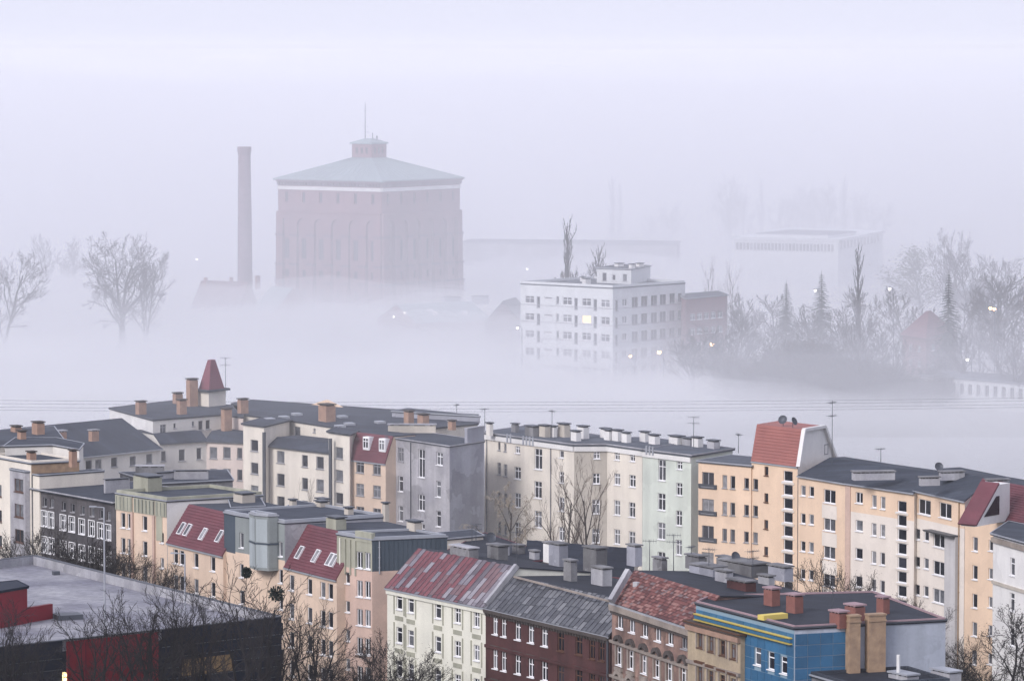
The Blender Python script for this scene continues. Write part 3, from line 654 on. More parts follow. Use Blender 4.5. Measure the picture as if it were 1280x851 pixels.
wallpipe(t9, w, 474, 690, 18.9, 15.5)
for a in ((420, 662, 26, 14, 18.8, 'green_plaster'), (347, 624, 0, 0, 0, ''), (518, 666, 20, 13, 18.9, 'beige_grey'), (403, 637, 18, 12, 18.6, 'beige_grey')):
    if a[2]: chimney(t9, *a[:5], a[5], 'metal_dark', r=.6)
# ---- dark soot-stained tenement and the cream one left of it
t10 = house('tenement', 'soot-blackened tenement with white-framed windows beside the peach house', 95, 620, 17.6)
dk = [(55.3, 648.3), (64, 650), (79, 653.5), (90, 655.6), (102.4, 658.5), (114.6, 660.8), (125.7, 663.6), (135, 665.8)]
W10, q10 = polyblock(t10, [(42, 611.7), (143, 629.3), P(143, 629.3, 17.6) - SN * 13, P(42, 611.7, 17.6) - SN * 13], 17.6, mt='dark_plaster', roof='bitumen', over=.45, edge='concrete_pale', dy=32.7,
    walls={0: dict(cols=[(x, y, 6.8, 18, 4, 'x', 'frame_white') for x, y in dk] + [(x + 1, y - 21, 4.5, 11, 1, 'p', DK, 'glass') for x, y in dk], dy=32.7), 1: dict(mt='concrete'), 3: dict(mt='concrete')})
for x, y in dk:                                            # broad white window casings
    u, z = W10[0].hit(x, y)
    for k in range(3):
        for sx in (-1, 1): band(t10, W10[0], u + sx * .68 - .06, u + sx * .68 + .06, z - 3.08 * k - .9, 1.85, .04, 'frame_white', 'window_casing')
        band(t10, W10[0], u - .74, u + .74, z - 3.08 * k + .95, .1, .05, 'frame_white', 'window_casing')
for a in ((100, 606, 31, 16), (146, 615.5, 31, 16), (210, 598, 30, 7)): chimney(t10, a[0], a[1], a[2], a[3], 17.8, 'concrete_pale', 'metal_dark', r=.12, ang=math.atan2(.55, .83), slots=2, name='fire_wall', capt=.06)
t11 = house('tenement', 'cream tenement with a grey bay window beside the soot-blackened one', 15, 585, 20.6)
cA, cB, cC = P(-14, 571.5, 20.6), P(39, 580.7, 20.6), P(99, 577.5, 20.6)
W11, q11 = polyblock(t11, [cA, cB, cC, cA + (cC - cB)], 20.6, mt='cream', roof='bitumen', over=.08, curb=.25, curbm='cream', dy=31.5,
    walls={0: dict(cols=[(-1, 613, 6, 15, 5, 'p', BR), (10, 600, 4, 14, 0, 'p')], dy=31.5), 1: dict(split=(19.4, 'brick_tan'), mt='concrete')})
w = W11[0]; ua, _ = w.hit(16, 600); ub, _ = w.hit(36.5, 600)
Wb, qb = polyblock(t11, [w.at(ua - .1, 0, .03), w.at(ua + .3, 0, .55), w.at(ub, 0, .55), w.at(ub + .2, 0, .03)], 19.6, mt='grey_plaster', roof='bitumen_pale', over=.06, dy=31.5, walls={0: dict(cols=[(12.8, 606, 2, 16, 0, 'p')]), 1: dict(cols=[(23.5, 606.5, 11, 16, 5, 'v', BR)], dy=31.5)})
polyblock(t11, [w.at(w.L, 0, -.2), w.at(w.L + 1.6, 0, -.2), w.at(w.L + 1.6, 0, -9), w.at(w.L, 0, -9)], 19.3, mt='cream', roof='bitumen', over=.05)
t11b = house('tenement', 'cream upper storey with brown chimneys behind the cream bay-window tenement', 40, 557, 22.4)
polyblock(t11b, [(6, 559), (66, 557.5), (99, 563.5), (104, 556), (70, 549), (20, 549)], 21.8, mt='cream_pale', roof='bitumen', over=.12)
for a in ((39, 578, 13, 12), (91, 581, 11, 17)): chimney(t11b, *a, 20.7, 'brick_orange', 'dark_trim', r=.8)
t12 = house('tenement', 'dark flat-roofed house with brick chimneys at the picture edge by the grey hip roof', 20, 545, 22)
polyblock(t12, [(-20, 561), (30, 556), (78, 551), (66, 535), (-20, 541)], 21.4, mt='cream_pale', roof='bitumen', over=.2)
for a in ((27, 554, 12, 14), (47.5, 544, 17, 15), (20, 541, 15, 7)): chimney(t12, *a, 21.5, 'brick_orange', 'dark_trim', r=.7)
# rear wings behind the peach house
t13 = house('rear_wing', 'flat-roofed rear wing with a long bare concrete wall behind the peach house', 230, 600, 17)
polyblock(t13, [(196, 606), (291, 601.3), (283, 589), (150, 592)], 17.6, mt='concrete', roof='bitumen', over=.1, edge='metal_trim')
chimney(t13, 239, 599, 43, 10, 17.8, 'concrete_pale', 'metal_dark', r=.1, ang=.05, slots=2, name='fire_wall', capt=.06); chimney(t13, 187, 593, 36, 9, 17.8, 'concrete', 'concrete_pale', r=.3, ang=.05)
t14 = house('rear_wing', 'flat grey rear wing with chimneys behind the second red roof', 400, 650, 17.5)
polyblock(t14, [(345, 643), (440, 656), (478, 646), (372, 628)], 18.4, mt='concrete', roof='bitumen', over=.15)
polyblock(t14, [(290, 636), (330, 634), (320, 618), (285, 620)], 18.4, mt='concrete', roof='bitumen', over=.15)
for a in ((366, 640, 10, 14), (402, 640, 18, 12), (436, 650, 12, 14), (482, 652, 9, 22), (305, 628, 28, 10)): chimney(t14, *a, 18.6, 'beige_grey', 'metal_dark', r=.8)
t15 = house('rear_wing', 'low rear wing with a dark hipped roof and concrete chimneys behind the brown brick house', 690, 690, 16)
polyblock(t15, [(560, 690), (640, 706), (700, 700), (606, 668)], 16, mt='beige_grey', roof='bitumen_dark', over=.15, edge='red_tile')
block(t15, (655, 711), (790, 722), 15.0, [(0, 15.0), (4.5, 17.4), (9, 15)], mt='beige_grey', roofs=('bitumen_dark',), back=Vector((.1, 1, 0)), edge='red_tile')
for a in ((630, 695, 14, 12, 'concrete_pale'), (648, 693, 16, 10, 'concrete'), (668, 700, 13, 10, 'concrete_pale')): chimney(t15, *a[:4], 16.1, a[4], 'concrete', r=.6)
t16 = house('rear_wing', 'pale yellow rear wing wall between the dark side wall and the grey gable', 580, 672, 15)
polyblock(t16, [(556, 675.5), (604, 671), (590, 664), (548, 668)], 16.5, mt='cream', roof='bitumen', over=.1)
# ---- supermarket with the felt roof
t17 = house('supermarket', 'dark flat-roofed supermarket with red wall panels behind bare trees', 170, 760, 13.5)
m0, m1 = P(43, 700, 13.5), P(335, 774, 13.5); dirf = (P(320, 780.6, 13.5) - P(83, 806.6, 13.5)).normalized()
m2 = m1 + Vector((dirf.x, dirf.y, 0)) * 1.0
fL, fR = P(-40, 820, 13.5), P(352, 777.3, 13.5); bL = P(-40, 710.5, 13.5)
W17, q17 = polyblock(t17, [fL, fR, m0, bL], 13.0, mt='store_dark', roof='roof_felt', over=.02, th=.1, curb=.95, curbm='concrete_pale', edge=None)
m = MB(); cq_ = off_poly(q17, -.1)
for i in range(4): p_, p2_ = cq_[i], cq_[(i + 1) % 4]; m.bar(V3(p_, 14.08), V3(p2_, 14.08), .5, .08)
m.build('coping', 'metal_dark', t17)
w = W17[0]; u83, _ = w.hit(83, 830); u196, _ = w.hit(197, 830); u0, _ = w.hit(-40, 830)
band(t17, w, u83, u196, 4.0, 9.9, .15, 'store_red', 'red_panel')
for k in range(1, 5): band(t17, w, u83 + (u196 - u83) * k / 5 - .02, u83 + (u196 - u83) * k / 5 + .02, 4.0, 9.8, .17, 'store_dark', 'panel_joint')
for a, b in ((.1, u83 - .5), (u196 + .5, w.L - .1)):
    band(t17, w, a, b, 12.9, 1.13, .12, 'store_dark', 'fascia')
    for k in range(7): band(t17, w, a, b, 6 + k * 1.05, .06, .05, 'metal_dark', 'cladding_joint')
ul, _ = w.hit(79.5, 846); band(t17, w, ul - .14, ul + .14, 8.6, 2.4, .3, 'store_light', 'light_strip')
for k in range(6):
    ua, _ = w.hit(226 + k * 11, 828); ub, _ = w.hit(226 + k * 11 + 10, 828)
    band(t17, w, ua, ub, 9.3, 1.6, .06, 'store_window', 'window_strip')
polyblock(t17, [(-30, 746), (34, 735), (20, 728), (-30, 733)], 16.6, zb=12.5, mt='store_red', roof='store_dark', over=.15, edge='store_dark')
rA, rB = P(30, 769, 13.9), P(66, 763, 13.9)
w = Wall(rA, rB); m = MB(); m.hexa([w.at(0, 12.9, 0), w.at(w.L, 12.9, 0), w.at(w.L, 12.9, -.5), w.at(0, 12.9, -.5)], [w.at(0, 14.6, 0), w.at(w.L, 14.6, 0), w.at(w.L, 14.6, -.5), w.at(0, 14.6, -.5)]); m.build('red_wall', 'store_red', t17)
for px, py, wx, wy, h in ((85, 773, 2.6, 2, .5), (70, 718, .7, .7, .4)):
    m = MB(); m.box(P(px, py, 13.1), wx, wy, h, .4); m.build('roof_unit', 'metal_dark', t17)
for k in range(3):
    a = w.at(w.L * .2, 13.5); 
# ---- courtyard back row ------------------------------------------------------------------
R1 = house('courtyard_house', 'cream courtyard wing under a big grey hipped roof', 150, 560, 17)
block(R1, (40, 576.2), (200, 559.8), 17, [(0, 17), (7.5, 20.4), (15, 17)], mt='cream_pale', roofs=('bitumen',), dy=27, over=.5,
      cols=[(x, y, 7.5, 12, 3, 'p', DK) for x, y in ((111, 581), (123, 580), (142.7, 577.5), (166, 576), (186.6, 573))])
for a in ((74, 549, 18, 9), (117, 549, 13, 10)): chimney(R1, *a, 19.2, 'brick_orange', 'concrete_pale', r=.7, ang=.7)
R2 = house('courtyard_house', 'cream courtyard house with a white end wall and a red turret spire', 230, 540, 18)
block(R2, (200, 554), (258, 550.4), 17.3, [(0, 17.3), (1.6, 18.3), (7, 18.4)], mt='cream_pale', roofs=('bitumen',), dy=27, cols=[(204.5, 570, 6, 13, 3, 'p', DK), (227.5, 568.6, 8, 14.5, 3, 'p', DK), (249, 566.8, 6.5, 14.5, 3, 'p', DK)], edge='metal_dark')
block(R2, (258, 550.4), (305, 552.6), 17.3, [(0, 17.3), (1.6, 18.3), (7, 18.4)], mt='beige_pink', roofs=('bitumen',), dy=27, cols=[(266.8, 565.8, 9.5, 14.5, 3, 'p', DK), (283.6, 565.8, 9.5, 14.5, 3, 'p', DK), (299.5, 566.5, 6.5, 14, 3, 'p', DK)], edge='metal_dark')
W, q = polyblock(R2, [(137, 511.5), (191, 526.2), (276, 519.6), (304, 523), (300, 509), (216, 502.5)], 20.1, mt='cream_pale', roof='bitumen', over=.12, edge='metal_dark',
    walls={0: dict(mt='white_plaster'), 1: dict(cols=[(204, 536, 7.8, 11, 1, 'x', DK), (218.5, 532, 3, 6, 1, 'p', DK), (241.5, 529.5, 3, 6, 1, 'p', DK), (251, 531.5, 5.5, 11.5, 1, 'p', DK), (260, 530.5, 5.5, 11.5, 1, 'p', DK)]), 2: dict(mt='beige_pink')})
polyblock(R2, [(247, 488.3), (261, 489.8), (282, 487.6), (268, 486)], 22.4, zb=20.2, mt='cream', roof='bitumen', over=.5, th=.25, edge='metal_dark')
c = P(264.3, 483, 22.65); m = MB()
c = Vector((c.x, c.y, 0)); bq = [P(247, 488.3, 22.4), P(261, 489.8, 22.4), P(282, 487.6, 22.4), P(268, 486, 22.4)]; cc = sum((Vector((p.x, p.y, 0)) for p in bq), Vector()) / 4
lo = [cc + (Vector((p.x, p.y, 0)) - cc) * .92 + Vector((0, 0, 22.66)) for p in bq]; hi = [cc + (Vector((p.x, p.y, 0)) - cc) * .27 + Vector((0, 0, 26.7)) for p in bq]
m.hexa(lo, hi); m.build('spire', 'spire_red', R2)
for k in range(9):
    f = (k + .5) / 9.5; m = MB(); a = [lo[i].lerp(hi[i], f) for i in range(4)]; b = [cc + (p - Vector((0, 0, p.z)) - cc) * 1.02 + Vector((0, 0, p.z)) for p in a]
    m.hexa(b, [p + Vector((0, 0, .05)) for p in b]); m.build('spire_course', 'spire_red', R2)
for a in ((176, 519, 14, 16), (227, 519, 13, 18), (283, 538, 14, 26), (303.5, 518, 14, 18), (240, 509, 15, 34), (222, 505.5, 13, 13)): chimney(R2, *a, 20.2 if a[1] < 530 else 18.5, 'brick_orange', 'dark_trim', r=.8, ang=.6)
R3 = house('courtyard_house', 'cream courtyard block with stair bays and a wide grey flat roof', 400, 550, 19)
polyblock(R3, [(361.4, 526.6), (421, 535.8), (484, 547.5), (500, 540.5), (597, 531), (597, 520), (487, 513.5), (315, 501.5), (290, 506), (300, 519)], 20.1, mt='cream', roof='bitumen', over=.15, dy=28, edge='metal_dark',
    walls={0: dict(cols=[(371.7, 539, 7.5, 11.5, 1, 'p', DK), (393, 537.8, 3, 5, 1, 'p', DK)])})
polyblock(R3, [(304, 530.8), (330, 534), (362, 526.4), (336, 522)], 20.25, mt='cream', roof='bitumen', over=.25, dy=28.4, edge='metal_dark', walls={0: dict(cols=[(318, 556.7, 9.5, 14, 4, 'p', DK)], dy=28.4)})
w = block(R3, (337, 556.6), (411, 565), 17.7, [(0, 17.7), (1.4, 18.6), (5, 18.6)], mt='cream', roofs=('bitumen',), dy=28.4, cols=[(350.8, 571, 9.5, 15.5, 4, 'p', DK), (381, 576, 7.5, 15, 4, 'p', DK), (400, 578.3, 9.5, 15.5, 4, 'p', DK)], edge='metal_dark')
polyblock(R3, [(410.5, 540.6), (437, 544.3), (447, 540), (421, 535.6)], 20.2, mt='cream', roof='bitumen', over=.25, dy=28.4, edge='metal_dark', walls={0: dict(cols=[(424, 566, 9.5, 14.5, 4, 'p', DK)], dy=28.4)})
w = block(R3, (436.5, 572.8), (482, 578.3), 17.1, [(0, 17.1), (1.3, 20.3), (5, 20.3)], mt='peach', roofs=('red_tile', 'bitumen'), kinds=('courses', 'flat'), dy=28.6, cols=[(450, 583.2, 9.8, 15, 3, 'x', DK), (471, 585.6, 9.8, 15, 3, 'x', DK)], side_over=0)
for px, py in ((455, 552.5), (475, 556)):
    q = P(px, py, 19.3); fm, gm = win_mesh(1.1, 1.3, 'x', 'frame_white', 'glass', False); m = MB(); lo = [w.at(w.hit(px, py)[0] + x, 18.4, y) for x, y in ((-.65, -1.2), (.65, -1.2), (.65, -.35), (-.65, -.35))]
    m.hexa(lo[::-1], [p + Vector((0, 0, 1.7)) for p in lo][::-1]); o = m.build('dormer', 'frame_white', R3); f = child('window', fm, R3, w.at(w.hit(px, py)[0], 19.3, -.27) - R3.location, w.ang); child('pane', gm, f)
for px, py in ((330, 540), (413, 548)): pipe(R3, px, py, 0, 19.6, .25, 'metal_dark', 'downpipe', 0)
for a in ((408.5, 527, 22, 20), (511, 531, 13, 16), (529, 533, 15, 14), (565, 535, 10, 8)): chimney(R3, *a, 20.3, 'brick_orange', 'dark_trim', r=.7)
for px, py in ((337, 525), (355, 522.5), (371, 519), (428, 522), (437, 531), (475, 529), (425, 534)): 
    m = MB(); m.box(P(px, py, 20.3), 1.1, 1.6, .3, .4); m.build('skylight', 'metal_trim', R3)
g = P(385, 505, 20.3); w = Wall(P(384, 505.5, 20.3), P(431, 509.5, 20.3)); m = MB()
m.hexa([w.at(0, 20.1), w.at(w.L, 20.1), w.at(w.L, 20.1, -.5), w.at(0, 20.1, -.5)], [w.at(w.L * .48, 21.15), w.at(w.L * .5, 21.15), w.at(w.L * .5, 21.15, -.5), w.at(w.L * .48, 21.15, -.5)]); m.build('gable', 'apricot', R3)
polyblock(R3, [(490, 515.5), (600, 522), (560, 517), (510, 512)], 20.9, zb=20.2, mt='grey_gable', roof='bitumen', over=.1)
R4 = house('tenement', 'grey rendered tenement with a blank blue-grey gable wall in the courtyard', 525, 555, 20)
eA, eB, eC = P(481.6, 547, 20), P(562, 559.2, 20), P(605, 552.8, 20)
W, q = polyblock(R4, [eA, eB, eC, eA + (eC - eB)], 20, mt='grey_plaster', roof='bitumen', over=.12, dy=36.7, edge='concrete_pale',
    walls={0: dict(cols=[(501, 568, 7.2, 17, 1, 'x', DK), (501, 604.5, 5.5, 19, 2, 't'), (527, 579, 8, 35, 1, 'x'), (527, 628, 8, 20, 1, 'x'), (549.5, 573.3, 8, 16, 1, 'x'), (548, 611, 6, 20, 2, 't'), (527, 664, 8, 20, 1, 'x')], dy=37), 1: dict(mt='grey_gable')})
wallpipe(R4, W[0], 514, 580, 19.9, 0, 'metal_dark')
w = W[1]; m = MB(); u1, _ = w.hit(584, 545)
m.hexa([w.at(u1, 19.9, .03), w.at(w.L, 19.9, .03), w.at(w.L, 19.9, -.4), w.at(u1, 19.9, -.4)], [w.at(u1, 22.0, .03), w.at(w.L, 22.0, .03), w.at(w.L, 22.0, -.4), w.at(u1, 22.0, -.4)]); m.build('fire_wall', 'grey_gable', R4)
m = MB(); m.bar(w.at(u1, 22.06, -.18), w.at(w.L, 22.06, -.18), .6, .12); m.build('coping', 'concrete_pale', R4)
chimney(R4, 515, 541, 60, 9, 20.2, 'beige_grey', 'concrete_pale', r=.12, ang=-.05, slots=3); chimney(R4, 564, 535, 9, 7, 20.2, 'beige_grey', 'concrete_pale', r=.8)
# ---- long cream tenement and the mint one
R5 = house('tenement', 'long cream tenement with a bent front facing the courtyard trees', 700, 555, 20)
f0, f1, f2, f3 = P(605.5, 542.4, 20), P(717.6, 557.4, 20), P(759, 557.3, 20), P(803, 563.3, 20); n0 = Vector((.55, .83, 0)) * 10
SX = 'x'
W, q = polyblock(R5, [f0, f1, f2, f3, f3 + n0, f2 + n0, f1 + n0, f0 + n0], 20, mt='cream', roof='bitumen_pale', over=.3, th=.3, edge='concrete_pale', dy=36.5,
    walls={0: dict(mt='cream', dy=36.8, cols=[(624, 557.6, 3.2, 10, 1, 'p', DK), (631.6, 559, 3.2, 10, 1, 'p', DK), (624, 585.5, 4.5, 15, 3, 'x', DK, 'glass_curtain'), (631.8, 587.5, 4.5, 15, 3, 'x', DK, 'glass_curtain'), (647, 562, 6, 9, 1, 'x'), (647, 591, 8, 15, 1, 'x'), (647, 625, 7.6, 18, 3, 'x'),
            (673, 573.6, 9.5, 26, 1, 'x'), (672.5, 612, 9.5, 21, 3, 'x'), (702, 567.7, 5.5, 9, 1, 'p'), (702, 596.5, 6, 14, 1, 'x'), (702, 630, 7, 17, 3, 'x')]),
           1: dict(mt='beige_grey', dy=36.3, cols=[(746, 568.8, 8, 9, 1, 'x'), (745.5, 598, 9, 13, 1, 'x'), (745, 633, 9.5, 18, 3, 'x')]),
           2: dict(mt='cream', dy=36.3, cols=[(771.4, 570, 6.5, 9.5, 1, 'x'), (771.4, 598.7, 7.5, 14.5, 1, 'x'), (771.4, 634.3, 7.5, 18.5, 3, 'x'), (790.5, 572, 6.5, 9, 1, 'x'), (790.5, 601, 7.8, 15, 1, 'x'), (790, 637, 7.8, 18.5, 3, 'x')])})
for i in range(3): band(R5, W[i], 0, W[i].L, 19.35, .6, .22, 'white_plaster')
for px in (606.5, 689): wallpipe(R5, W[0], px if px > 608 else 609, 560, 19.9, 0, 'concrete')
for px, py, wp, hp, mt_ in ((612, 542, 9, 12, 'cream_pale'), (644, 540, 10, 9, 'concrete'), (666, 545, 20, 11, 'concrete'), (681, 546, 14, 13, 'beige_grey'), (692, 546, 9, 12, 'white_plaster'), (705, 546, 16, 15, 'beige_grey'), (720, 551, 13, 11, 'white_plaster'), (729, 548, 15, 14, 'white_plaster'), (761, 550, 12, 11, 'white_plaster'), (772, 551, 14, 12, 'white_plaster'), (783, 553, 12, 11, 'white_plaster'), (757, 547, 14, 10, 'white_plaster')):
    chimney(R5, px, py, wp, hp, 20.3, mt_, 'metal_dark', r=.6, slots=3)
for px, py in ((634, 548), (638, 548.5), (654, 551), (658, 551.5), (662, 552), (666, 552.5)): pipe(R5, px, py - 6, 0, 21.2, .12, 'metal_trim', 'vent_pipe', 20.1)
R5b = house('tenement', 'mint green tenement between the cream and the apricot blocks', 840, 567, 20)
g1, g2 = P(864, 570.6, 20), P(880, 568.3, 20)
W, q = polyblock(R5b, [f3 + Vector((.02, 0, 0)), g1, g2, g2 + n0 * .7, f3 + n0], 19.95, mt='mint', roof='bitumen_pale', over=.25, th=.3, edge='concrete_pale',
    walls={0: dict(dy=36.6, cols=[(827.4, 587.5, 9.5, 26, 1, 'x'), (827, 627, 9.5, 21, 3, 'x'), (849.4, 581.6, 7, 9.5, 1, 'x'), (849, 611.2, 7.5, 15.5, 1, 'x'), (848.6, 647.3, 7.5, 19, 2, 'x')])})
band(R5b, W[0], 0, W[0].L, 19.3, .6, .2, 'white_plaster')
for px, py, wp, hp, mt_ in ((806, 553, 13, 12, 'white_plaster'), (818, 556, 14, 11, 'white_plaster'), (846, 555.5, 20, 9, 'white_plaster'), (872, 559, 14, 11, 'white_plaster'), (862, 557, 18, 8, 'concrete_pale'), (892, 561, 16, 9, 'concrete_pale')):
    chimney(R5b, px, py, wp, hp, 20.2, mt_, 'metal_dark', r=.6, slots=3)
for px, py in ((808, 563), (812, 563.5), (816, 564)): pipe(R5b, px, py - 6, 0, 21.2, .12, 'metal_trim', 'vent_pipe', 20.1)
# ---- apricot apartment block in the courtyard
R6 = house('apartment_block', 'apricot apartment block with stepped roofs and a red tiled rooftop gable', 1030, 600, 20)
h0, h1 = P(873, 577.7, 20), P(939, 583.6, 20)
AP = dict(dy=33.4)
W, q = polyblock(R6, [h0, h1, h1 + n0 * .8, h0 + n0 * .8], 20, mt='apricot', roof='bitumen_pale', over=.2, edge='metal_trim',
    walls={0: dict(cols=[(885, 599, 15, 18, 5, 'v', DK, 'glass_curtain'), (906, 601.7, 6, 16, 5, 'p', DK, 'glass_curtain'), (916, 602.7, 6, 16, 5, 'p', DK), (933.2, 604.2, 6, 14, 5, 'p', DK)], dy=33.4)})
for k in range(4):
    u, z = W[0].hit(885, 605 + 33.4 * k); band(R6, W[0], u - 1.4, u + 1.4, z - .55, .55, .12, 'metal_dark', 'balcony_panel')
h1b, h2 = P(939.5, 574.5, 20.85), P(997, 581.8, 20.85)
stair = [(985, 586 + 9 + 17.2 * k, 11.5, 13.5, 1, 'p', 'frame_white', 'glass_dark') for k in range(9)]
w = block(R6, h1b, h2, 20.85, [(0, 20.85), (1.3, 24.9), (6.2, 24.9), (9.2, 20.3)], back=n0, mt='apricot', roofs=('red_tile_bright', 'red_tile_bright', 'red_tile_bright'), kinds=('courses', 'flat', 'courses'), side_over=0,
    cols=[(944.5, 605.2, 6, 14, 5, 'p', DK), (958, 588.5, 5, 11, 5, 'p', BR, 'glass_dark')] + stair, dy=33.4, right=dict(mt='white_plaster', top='white_plaster'), left=dict(top='apricot'))
for k in range(8): u, z = w.hit(985, 604 + 17.2 * k); band(R6, w, u - 1.15, u + 1.15, z - .1, .25, .08, 'apricot_pale', 'stair_rail')
wr = Wall(Vector((h2.x, h2.y, 0)), Vector((h2.x, h2.y, 0)) + n0.normalized() * 9.2)
m = MB()
for i, (a, b) in enumerate((((0, 20.6), (1.3, 24.9)), ((1.3, 24.9), (6.2, 24.9)), ((6.2, 24.9), (9.2, 20.6)))): m.bar(wr.at(a[0], a[1] + .1, .12), wr.at(b[0], b[1] + .1, .12), .5, .35)
m.build('coping', 'white_plaster', R6)
fm, gm = win_mesh(.9, 1.2, 'p', 'frame_grey', 'glass', False); f = child('window', fm, R6, wr.at(6.9, 22.2, .03) - R6.location, wr.ang); child('pane', gm, f)
chimney(R6, 965.5, 553, 8, 18, 22.5, 'apricot_pale', 'metal_trim', r=.7)
h2b, h3, h3b = P(998, 594.8, 20), P(1057.5, 604.5, 20), P(1143, 617, 20)
DW = ('v', 'frame_white', 'glass')
w = block(R6, h2b, h3, 20, [(0, 20), (7.5, 21.4), (11, 21.2)], back=n0, mt='apricot', roofs=('bitumen',), dy=34.8, cols=[(1004, 613, 6.2, 12.5, 5, 'p'), (1014.4, 614.3, 6.2, 12.5, 5, 'p'), (1037, 620.3, 15, 17, 5) + DW], side_over=.02)
for k in range(4): u, z = w.hit(1037, 620.3 + 34.8 * k); band(R6, w, u - 1.5, u + 1.5, z - 2.6, 1.6, .03, 'apricot_pale', 'pale_panel')
stair = [(1127.5, 622 + 11 + 17.6 * k, 11.5, 14, 1, 'p', 'frame_white', 'glass_dark') for k in range(9)]
w = block(R6, h3, h3b, 20.02, [(0, 20.02), (7.5, 21.42), (11, 21.2)], back=n0, mt='apricot_pale', split=(16.9, 'apricot'), roofs=('bitumen',), dy=35, side_over=.02,
    cols=[(1074, 622, 9, 13.5, 1, 'v'), (1074, 656.8, 9, 13.5, 4, 'p'), (1092.7, 626.5, 6.3, 16, 5, 'p', 'frame_white', 'glass_curtain'), (1103.6, 628.3, 6.3, 16, 5, 'p', 'frame_white', 'glass_curtain')] + stair)
for k in range(8): u, z = w.hit(1127.5, 641.8 + 17.6 * k); band(R6, w, u - 1.15, u + 1.15, z - .1, .25, .08, 'apricot_pale', 'stair_rail')
uu, _ = w.hit(1062, 640)
band(R6, w, 0, .9, 0.2, 19.7, .1, 'peach_pink', 'pilaster')
chimney(R6, 1092, 597, 54, 6, 21.3, 'concrete_pale', 'concrete', r=.25, slots=9, ang=.15)
h4, h5 = P(1143.3, 613, 20.25), P(1206, 626.6, 20.25)
w = block(R6, h4, h5, 20.25, [(0, 20.25), (6, 22.1), (11, 21.8)], back=n0, mt='apricot_pale', split=(17.2, 'apricot'), roofs=('bitumen',), dy=34.8, side_over=.1,
    cols=[(1155.6, 633.6, 15.5, 18.5, 1) + DW, (1181.6, 638, 15.5, 18.5, 1) + DW, (1147, 667.3, 6.3, 13, 5, 'p'), (1158, 669.3, 6.3, 13, 5, 'p'), (1174, 675.4, 15, 17.5, 4) + DW])
ua, _ = w.hit(1164, 680); ub, _ = w.hit(1198, 680)
band(R6, w, ua, ub, 16.15, .2, 1.0, 'metal_dark', 'canopy'); uc, _ = w.hit(1184.5, 680); band(R6, w, uc, ub, 0.2, 16, .35, 'wall_grey', 'pilaster')
wallpipe(R6, w, 1199.5, 650, 20.1, 0, 'brick_tan')
for a in ((1162, 604, 26, 6), (1190, 597, 32, 6), (1247, 607, 30, 6)): chimney(R6, *a, 21.9, 'concrete_pale', 'concrete', r=.35, slots=6, ang=.2)
h6, h7 = P(1206.3, 641, 19.0), P(1300, 659.5, 19.0)
w = block(R6, h6, h7, 19.0, [(0, 19.0), (4.4, 22.3), (10, 22.0)], back=n0, mt='apricot', roofs=('red_tile', 'bitumen'), kinds=('courses', 'flat'), dy=35.5,
    cols=[(1207.5, 678, 6.5, 17.5, 5, 'p'), (1219, 679.8, 6.5, 17.5, 5, 'p'), (1238.5, 681.5, 5.5, 14, 5, 'p')], left=dict(top='red_tile'))
# white attic with a triangular window on top of it
w7 = Wall(P(1219, 656, 19.2), P(1262, 648, 19.2)); m = MB()
m.hexa([w7.at(0, 19.0), w7.at(w7.L, 19.0), w7.at(w7.L, 19.0, -1.8), w7.at(0, 19.0, -1.8)], [w7.at(w7.L * .62, 23.1), w7.at(w7.L, 23.1), w7.at(w7.L, 23.1, -1.8), w7.at(w7.L * .62, 23.1, -1.8)]); m.build('attic', 'white_plaster', R6)
m = MB(); m.hexa([w7.at(w7.L * .25, 19.9, .01), w7.at(w7.L * .68, 19.9, .01), w7.at(w7.L * .68, 19.9, .08), w7.at(w7.L * .25, 19.9, .08)], [w7.at(w7.L * .60, 21.9, .01), w7.at(w7.L * .68, 21.9, .01), w7.at(w7.L * .68, 21.9, .08), w7.at(w7.L * .60, 21.9, .08)]); m.build('attic_window', 'glass_dark', R6)
m = MB(); m.bar(w7.at(-.25, 19.2, -.85), w7.at(w7.L * .62, 23.3, -.85), 2.3, .2); m.build('roof', 'red_tile', R6)
R7 = house('tenement', 'white rendered tenement with a dark roof at the end of the apricot block', 1265, 675, 19)
W, q = polyblock(R7, [(1241.5, 668.5), (1310, 688), (1340, 670), (1262, 654)], 19, mt='white_plaster', roof='bitumen', over=.3, dy=43, walls={0: dict(cols=[(1265.5, 708, 6, 22, 3, 't'), (1292, 716, 6, 22, 3, 't')], dy=44)})
band(R7, W[0], 0, W[0].L, 18.3, .5, .25, 'stone_trim'); band(R7, W[0], 0, W[0].L, 13.9, .35, .15, 'beige_grey', 'string_course')
